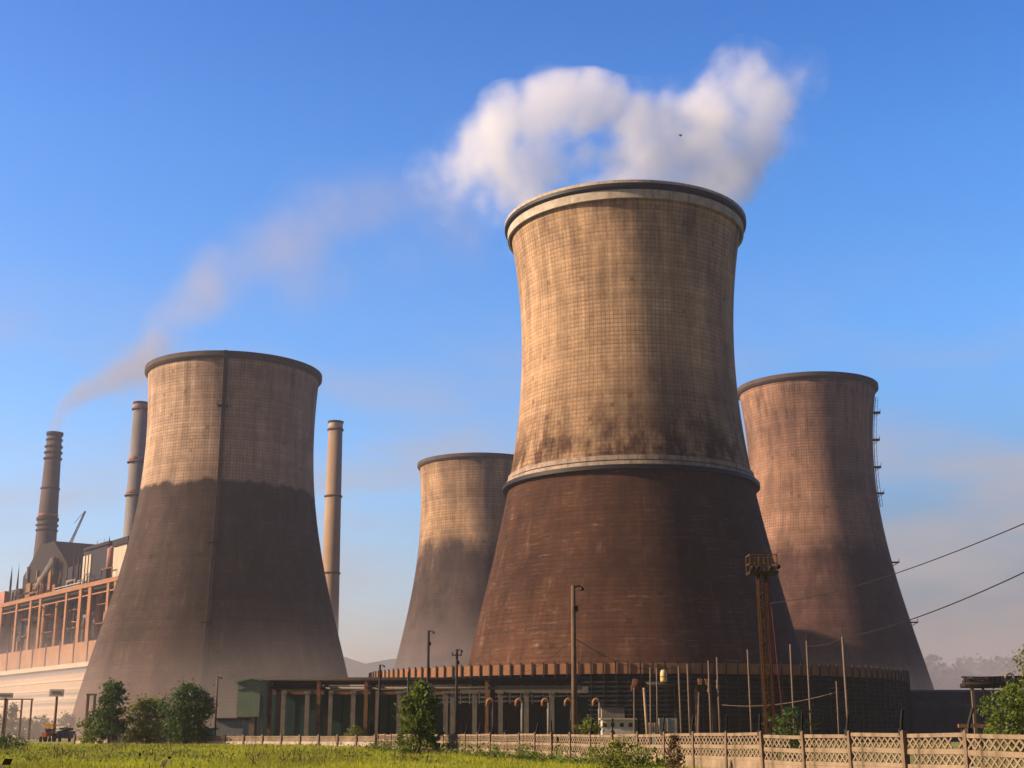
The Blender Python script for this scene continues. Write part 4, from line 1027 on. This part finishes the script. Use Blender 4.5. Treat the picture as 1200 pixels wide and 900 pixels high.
# floodlight mast
YM = 84
def mz(py): return hz(893, py, YM)
xm_ = gx(901.5, YM)
MS = thing('floodlight_mast', 'rusty lattice floodlight mast with yellow ladder and railed platform on top', 'mast', (xm_, YM, 0))
zt = mz(672); hw = .24
k = MB()
for sx in (-1, 1):
    for sy in (-1, 1): k.bar((xm_ + sx * hw + (.12), YM + sy * hw, 0), (xm_ + sx * hw, YM + sy * hw, zt), .09)
nseg = 22
for i in range(nseg):
    za, zb_ = zt * i / nseg, zt * (i + 1) / nseg; s = 1 if i % 2 else -1
    for sy in (-1, 1): k.bar((xm_ - s * hw + .05, YM + sy * hw, za), (xm_ + s * hw + .05, YM + sy * hw, zb_), .045)
k.build('lattice_frame', M['steel_rusty'], MS)
k = MB(); xl = xm_ - .18
for s in (-1, 1): k.bar((xl + s * .17, YM - .42, 1), (xl + s * .17 - .1, YM - .42, zt), .025)
for i in range(int(zt / .42)):
    if i > 3: k.bar((xl - .17 - .1 * i * .42 / zt, YM - .42, i * .42), (xl + .17 - .1 * i * .42 / zt, YM - .42, i * .42), .06)
k.build('ladder', M['yellow'], MS)
pl = MB().box((xm_ + .02, YM, zt), (1.75, 1.5, .14)).build('platform', M['steel_dark'], MS)
k = MB()
for sx in (-1, -.35, .35, 1):
    for sy in (-1, 1): k.bar((xm_ + sx * .82, YM + sy * .7, zt), (xm_ + sx * .82, YM + sy * .7, zt + 1.08), .06)
for z in (.55, 1.08):
    for sy in (-1, 1): k.bar((xm_ - .85, YM + sy * .7, zt + z), (xm_ + .85, YM + sy * .7, zt + z), .055)
    for sx in (-1, 1): k.bar((xm_ + sx * .82, YM - .7, zt + z), (xm_ + sx * .82, YM + .7, zt + z), .055)
k.build('railing', M['yellow'], pl)
for sx, sz_ in ((-.85, .3), (-.5, .28), (.45, .3), (.95, .38)):
    c = Vector((xm_ + sx * .85, YM - .85, zt + sz_))
    f_ = MB().tube([c, c + Vector((0, -.22, -.10))], [.09, .15], 12).build('floodlight', M['steel_dark'], MS, True)
GW = thing('guy_wire', 'thin red guy strut leaning from the floodlight mast to the ground', 'guy wire', (gx(925, YM), YM + 1, 0))
MB().tube([(gx(925, YM), YM + 1, 0), (xm_ + .45, YM + .3, zt - .4)], .03, 6).build('strut', M['red'], GW)
MB().box((gx(925, YM), YM + 1, .2), (.5, .5, .4)).build('anchor', M['conc'], GW)

# cables
def cable(name, label, a, b_, sag, r, mat, group='overhead cables'):
    pts = [a.lerp(b_, t_) - Vector((0, 0, sag * 4 * t_ * (1 - t_))) for t_ in np.linspace(0, 1, 24)]
    o = MB().tube(pts, r, 6).build(name, M[mat], None, True, org=a); tag(o, label, 'cable', group); return o
cable('power_cable', 'upper dark cable sweeping across the right tower to the right frame edge', at(900, 707, 84), at(1290, 574, 34), .55, .018, 'black')
cable('power_cable', 'lower dark cable from the tall concrete pole to the right frame edge', at(987, 748, 58), at(1290, 626, 30), .30, .018, 'black')
cable('power_cable', 'slack cable continuing left of the tall concrete pole to the slender spiked pole', at(945, 757, 80), at(987, 748, 58), .12, .018, 'black')
cable('power_cable', 'faint cable falling left from the tall thick pole to the trestle', at(670, 750, 116), at(600, 789, 205), .8, .03, 'steel_dark')
cable('power_cable', 'faint cable falling right from the tall thick pole to the pipe bridge', at(670, 745, 116), at(800, 778, 174), 1.6, .03, 'steel_dark')
cable('power_cable', 'pale sagging cable strung low between the thin poles by the mast', at(846, 826, 95), at(980, 811, 84), .35, .02, 'pole_conc')

# ------------------------------------------------------------------ left meadow: tractor, trailer, boards, portal frame
YA = 270
px1 = YA / 1652
TRC = thing('tractor', 'orange and yellow tractor at the left meadow edge pulling a dark load', 'tractor', (gx(57, YA), YA, 0))
x, y = gx(57, YA), YA
b = MB().box((x - .1, y - 1.2, 1.35), (.9, 2.0, .8)).box((x - .1, y - 2.25, 1.25), (.75, .15, .65)).build('hood', M['cab_orange'], TRC)
cb = MB()
for sx in (-.6, .6):
    for sy in (-.1, 1.3): cb.bar((x + sx, y + sy, 1.3), (x + sx * .92, y + sy, 2.9), .1)
cb.box((x, y + .6, 1.35), (1.3, 1.5, .7)).build('cab', M['cab_orange'], TRC)
MB().box((x, y + .6, 2.0), (1.1, 1.3, .9)).build('cab_window', M['glass'], TRC)
MB().box((x, y + .6, 3.0), (1.7, 1.9, .7)).build('cab_roof', M['cab_yellow'], TRC)
MB().tube([(x - .3, y - 1, 1.7), (x - .3, y - 1, 2.6)], .06, 6).build('exhaust', M['black'], TRC)
for sx in (-1, 1):
    for sy, r, w in ((.8, .8, .42), (-1.8, .5, .3)):
        c = Vector((x + sx * .85, y + sy, r))
        w_ = MB().tube([c - Vector((w / 2, 0, 0)), c + Vector((w / 2, 0, 0))], r, 18).build('wheel', M['tyre'], TRC)
        MB().tube([c - Vector((w / 2 + .02, 0, 0)), c + Vector((w / 2 + .02, 0, 0))], r * .5, 14).build('rim', M['yellow'], w_)
x, y = gx(71.5, YA), YA + 3
TL = thing('farm_trailer', 'dark teal trailer piled high behind the orange tractor', 'trailer', (x, y, 0))
MB().box((x, y, 1.35), (2.4, 4, 1.3)).build('box_body', M['trailer'], TL)
k = MB()
for sx in (-1.15, -.4, .4, 1.15): k.box((x + sx, y - 2.02, 1.35), (.12, .1, 1.36))
k.box((x, y - 2.03, .75), (2.42, .12, .14)); k.build('ribs', M['red'], TL)
k = MB()
g = np.random.default_rng(9)
for i in range(26):
    c = (x + g.uniform(-.9, .9), y + g.uniform(-1.6, 1.6), 2.0 + g.uniform(0, .55)); s = g.uniform(.35, .75)
    a = g.uniform(0, 3); k.box(c, (s, s * .8, s * .5), (math.cos(a), math.sin(a), 0), (-math.sin(a), math.cos(a), 0))
k.build('load', M['black'], TL)
for sx in (-1, 1):
    c = Vector((x + sx * .95, y - .6, .5)); MB().tube([c - Vector((.15, 0, 0)), c + Vector((.15, 0, 0))], .5, 18).build('wheel', M['tyre'], TL)
MB().bar((x - .6, y - 2, .7), (gx(57, YA) + .2, YA + 1.4, .7), .14).build('drawbar', M['steel_dark'], TL)

def board(label, px, py, w, h, Y, post):
    x = gx(px, Y); z = hz(px, py, Y); T = thing('floodlight_board', label, 'floodlight board', (x, Y, 0))
    q = Y / 1652
    MB().box((x, Y, z), (w * q, .35, h * q)).build('board', M['white'], T)
    MB().box((x, Y - .2, z + h * q * .05), (w * q * .68, .1, h * q * .35)).build('inset', M['chim_grey'], T)
    MB().tube([(x, Y + .4, 0), (x, Y + .4, z + .4)], [.36, .28], 10).build('post', M['wood'], T, True)
board('white board with grey inset on a brown post above the tractor', 62.5, 812, 16.5, 8.5, 320, 1)
board('pale board cut by the left frame edge before the power station', 2, 815, 18, 6, 330, 1)
YF = 340
PFm = thing('portal_frame', 'thin steel portal frame at the far left before the power station', 'portal frame', (gx(20, YF), YF, 0))
for px in (-12, 5, 22.5, 34): MB().box((gx(px, YF), YF, hz(px, 820, YF) / 2), (.36, .36, hz(px, 820, YF))).build('post', M['rust'], PFm)
MB().box((gx(11, YF), YF, hz(10, 820, YF) + .12), (gx(36, YF) - gx(-14, YF), .3, .3)).build('crossbar', M['rust'], PFm)
PFr = thing('portal_frame', 'small brown post frame against the foot of the left tower', 'portal frame', (gx(102, 260), 260, 0))
for px in (100, 108): MB().box((gx(px, 260), 260, hz(px, 813, 260) / 2), (.4, .4, hz(px, 813, 260))).build('post', M['wood'], PFr)
MB().box((gx(104, 260), 260, hz(100, 814, 260)), (1.9, .3, .3)).build('crossbar', M['wood'], PFr)

# bird
bp_ = at(797.5, 159, 260)
BD = MB()
BD.tube([bp_ + Vector((-.06, 0, -.3)), bp_ + Vector((0, 0, 0)), bp_ + Vector((.1, 0, .45))], [.03, .1, .02], 6)
for s in (-1, 1):
    BD.quad(bp_ + Vector((0, 0, .12)), bp_ + Vector((s * .25, -.1, .28)), bp_ + Vector((s * .42, 0, .12)), bp_ + Vector((0, 0, -.15)))
tag(BD.build('bird', M['black'], None, org=bp_), 'tiny dark bird flying in front of the white steam', 'bird')

# ------------------------------------------------------------------ steam and smoke
def smoke(name, label, blobs, dens, col, nscale, lo, hi, seed, aniso=.2, pad=1.0, voxel=3.0, warp=1.0, fine=.12, coarse=.5):
    """blobs: (centre, radius, weight). mesh hull round them, density = max of soft balls eaten by noise"""
    org = sum((b[0] for b in blobs), Vector()) / len(blobs)
    mb = MB()
    for c, r, w in blobs:
        n1, n2 = 10, 16; base = len(mb.v)
        for i in range(n1 + 1):
            th_ = math.pi * i / n1
            for j in range(n2):
                ph = 2 * math.pi * j / n2
                mb.v.append(c + Vector((math.sin(th_) * math.cos(ph), math.sin(th_) * math.sin(ph), math.cos(th_))) * r * pad * 1.18)
        for i in range(n1):
            for j in range(n2):
                mb.f.append((base + i * n2 + j, base + (i + 1) * n2 + j, base + (i + 1) * n2 + (j + 1) % n2, base + i * n2 + (j + 1) % n2))
    m = bpy.data.materials.new(name + '_vapour'); m.use_nodes = True; t = m.node_tree; t.nodes.clear(); k = NB(t)
    pos = k.n('ShaderNodeTexCoord').outputs['Object']
    off = k.n('ShaderNodeVectorMath', {0: pos, 1: (seed * 31.7, seed * 17.3, seed * 7.1)}, operation='ADD').outputs[0]
    wn = k.n('ShaderNodeTexNoise', {'Vector': off, 'Scale': nscale * .8, 'Detail': 2.0}).outputs['Color']
    wv = k.n('ShaderNodeVectorMath', {0: wn, 1: (.5, .5, .5)}, operation='SUBTRACT').outputs[0]
    wv = k.n('ShaderNodeVectorMath', {0: wv, 1: (warp, warp, warp)}, operation='MULTIPLY').outputs[0]
    p2 = k.n('ShaderNodeVectorMath', {0: pos, 1: wv}, operation='ADD').outputs[0]
    f = None
    for c, r, w in blobs:
        d = k.n('ShaderNodeVectorMath', {0: p2, 1: tuple(c - org)}, operation='DISTANCE').outputs['Value']
        q = k.mr(d, r * 1.15, r * .25, 0, w)
        f = q if f is None else k.n('ShaderNodeMath', {0: f, 1: q, 2: .25}, operation='SMOOTH_MAX').outputs[0]
    nz = k.noise(off, nscale, 5, .62)
    v = k.m('ADD', f, k.mr(nz, .28, .72, -coarse, coarse)); v = k.m('ADD', v, k.mr(k.noise(off, nscale * 3.2, 4, .65), .28, .72, -fine, fine))
    den = k.m('MULTIPLY', k.m('MULTIPLY', k.mr(v, lo, hi, smooth=True), k.mr(f, .0, .55, smooth=True)), dens)
    pv = k.n('ShaderNodeVolumePrincipled', {'Color': (*col, 1), 'Density': den, 'Anisotropy': aniso})
    out = k.n('ShaderNodeOutputMaterial'); t.links.new(pv.outputs[0], out.inputs['Volume'])
    o = mb.build(name, m, None, True, org=org)
    rm = o.modifiers.new('hull', 'REMESH'); rm.mode = 'VOXEL'; rm.voxel_size = voxel
    tag(o, label, 'smoke', kind='stuff')
    return o
YS1 = 318
def sb(px, py, rpx, w=1., Y=YS1): return (at(px, py, Y), rpx / F * Y * 1.05, w)
steam = [sb(640, 262, 52), sb(606, 235, 44, 1.1), sb(588, 205, 46, 1.2), sb(572, 170, 44, 1.2), sb(596, 140, 44, 1.2), sb(645, 124, 46, 1.3), sb(690, 128, 46, 1.4), sb(735, 140, 48, 1.4), sb(780, 140, 48, 1.3),
         sb(760, 185, 58, 1.3), sb(810, 180, 60, 1.3), sb(838, 215, 48, 1.3), sb(800, 235, 58, 1.3), sb(740, 240, 54, 1.3), sb(840, 135, 56, 1.3), sb(872, 90, 46, 1.2), sb(902, 112, 46, 1.1), sb(885, 165, 46, 1.2), sb(862, 222, 38, 1.2),
         sb(640, 195, 38, .95), sb(690, 268, 58, 1.1), sb(545, 185, 44, .75), sb(940, 88, 34, .45), sb(555, 225, 48, .62), sb(820, 262, 42), sb(520, 210, 46, .3), sb(575, 260, 36, .5), sb(688, 185, 40, .42), sb(905, 175, 40, .7), sb(925, 110, 36, .6)]
smoke('steam_plume', 'thick white steam plume billowing from the banded cooling tower', steam, .10, (.92, .965, 1.0), .05, .0, 1.15, 1, .1, 1.0, 3.0, 24, .36, .30)
# thin smoke of the two left chimneys, drifting towards the right and towards the viewer
t1 = at(64.5, 504, 690)
def dr(path, sc=1.15): return [(at(px, py, Y), r / F * Y * sc, w) for px, py, Y, r, w in path]
path1 = [(64.2, 510, 740, 6.5, 1.8), (64.6, 504, 739, 7, 1.8), (65.5, 498, 738, 7.5, 1.6), (67, 494, 735, 7, 1.1), (72, 484, 730, 9, 1.1), (78, 475, 724, 11, 1.1), (86, 467, 716, 13, 1.05), (96, 460, 706, 14, 1.0), (108, 454, 696, 16, .95), (121, 449, 684, 17, .9), (136, 443, 670, 20, .9), (152, 436, 656, 23, .85), (168, 428, 644, 26, .8)]
path0 = [(166, 468, 640, 8, 1.0), (168, 455, 638, 11, 1.0), (170, 440, 634, 14, 1.0), (174, 424, 628, 18, 1.0), (182, 408, 620, 23, .95)]
path2 = [(186, 405, 620, 26, .9), (206, 382, 605, 36, .95), (232, 352, 580, 44, .95), (262, 322, 550, 50, .9), (300, 300, 525, 52, .75), (340, 275, 500, 52, .7), (375, 245, 480, 54, .75), (415, 250, 465, 55, .7), (455, 250, 450, 58, .7), (500, 245, 435, 60, .65), (540, 270, 425, 55, .55), (400, 320, 480, 70, .45), (480, 310, 450, 70, .4), (330, 340, 520, 60, .45)]
smoke('chimney_smoke', 'thin smoke curling up from the dark ringed chimney at far left', dr(path1, 1.3), 0.045, (.50, .51, .54), .07, -.2, 1.1, 3, .3, 1.0, 2.0, 3, .15, .35)
smoke('chimney_smoke', 'thin smoke rising from the grey steel chimney behind the left tower', dr(path0, 1.3), .032, (.52, .53, .56), .07, -.1, 1.1, 4, .3, 1.0, 2.0, 4, .15, .35)
smoke('drifting_smoke', 'broad thin grey smoke drifting across the sky above the left tower', dr(path2), 0.0185, (.60, .61, .64), .022, -.1, 1.2, 5, .3, 1.0, 4.0, 24)

# low mist lying round the works
g = np.random.default_rng(91)
def gb(px, Y, z, r, w=1.): return (Vector((gx(px, Y), Y, z)), r, w)
m1_ = [gb(px + g.uniform(-12, 12), 545 + g.uniform(-25, 25), 6, g.uniform(34, 44)) for px in range(-60, 120, 26)]
m1_ += [gb(px + g.uniform(-10, 10), 365 + g.uniform(-15, 15), 0, g.uniform(24, 32)) for px in range(60, 380, 34)]
m1_ += [gb(px, 470, 4, 34) for px in range(300, 520, 40)] + [gb(px, 550, 10, 46) for px in range(420, 640, 44)]
smoke('ground_mist', 'low sunlit mist round the foot of the left tower and the power station', m1_, .0054, (.92, .86, .83), .02, -.1, 1.3, 6, .4, 1.0, 5.0, 8, .05, .3)
m2_ = [gb(px, 700 + g.uniform(-40, 40), 14, g.uniform(52, 66)) for px in range(960, 1300, 40)] + [gb(px, 430, 0, 26) for px in range(940, 1260, 50)]
smoke('ground_mist', 'low mauve mist between the right tower and the distant woods', m2_, .0072, (.86, .80, .80), .02, -.1, 1.3, 7, .3, 1.0, 6.0, 8, .05, .3)

# ------------------------------------------------------------------ haze
mb = MB().box((0, 3000, 109), (13000, 7400, 223))
m = bpy.data.materials.new('haze_air'); m.use_nodes = True; t = m.node_tree; t.nodes.clear(); k = NB(t)
pv = k.n('ShaderNodeVolumePrincipled', {'Color': (.90, .85, .84, 1), 'Density': .00019, 'Anisotropy': .7})
out = k.n('ShaderNodeOutputMaterial'); t.links.new(pv.outputs[0], out.inputs['Volume'])
hz_o = mb.build('haze', m, None); tag(hz_o, 'pale morning haze over the works', 'haze', kind='stuff')
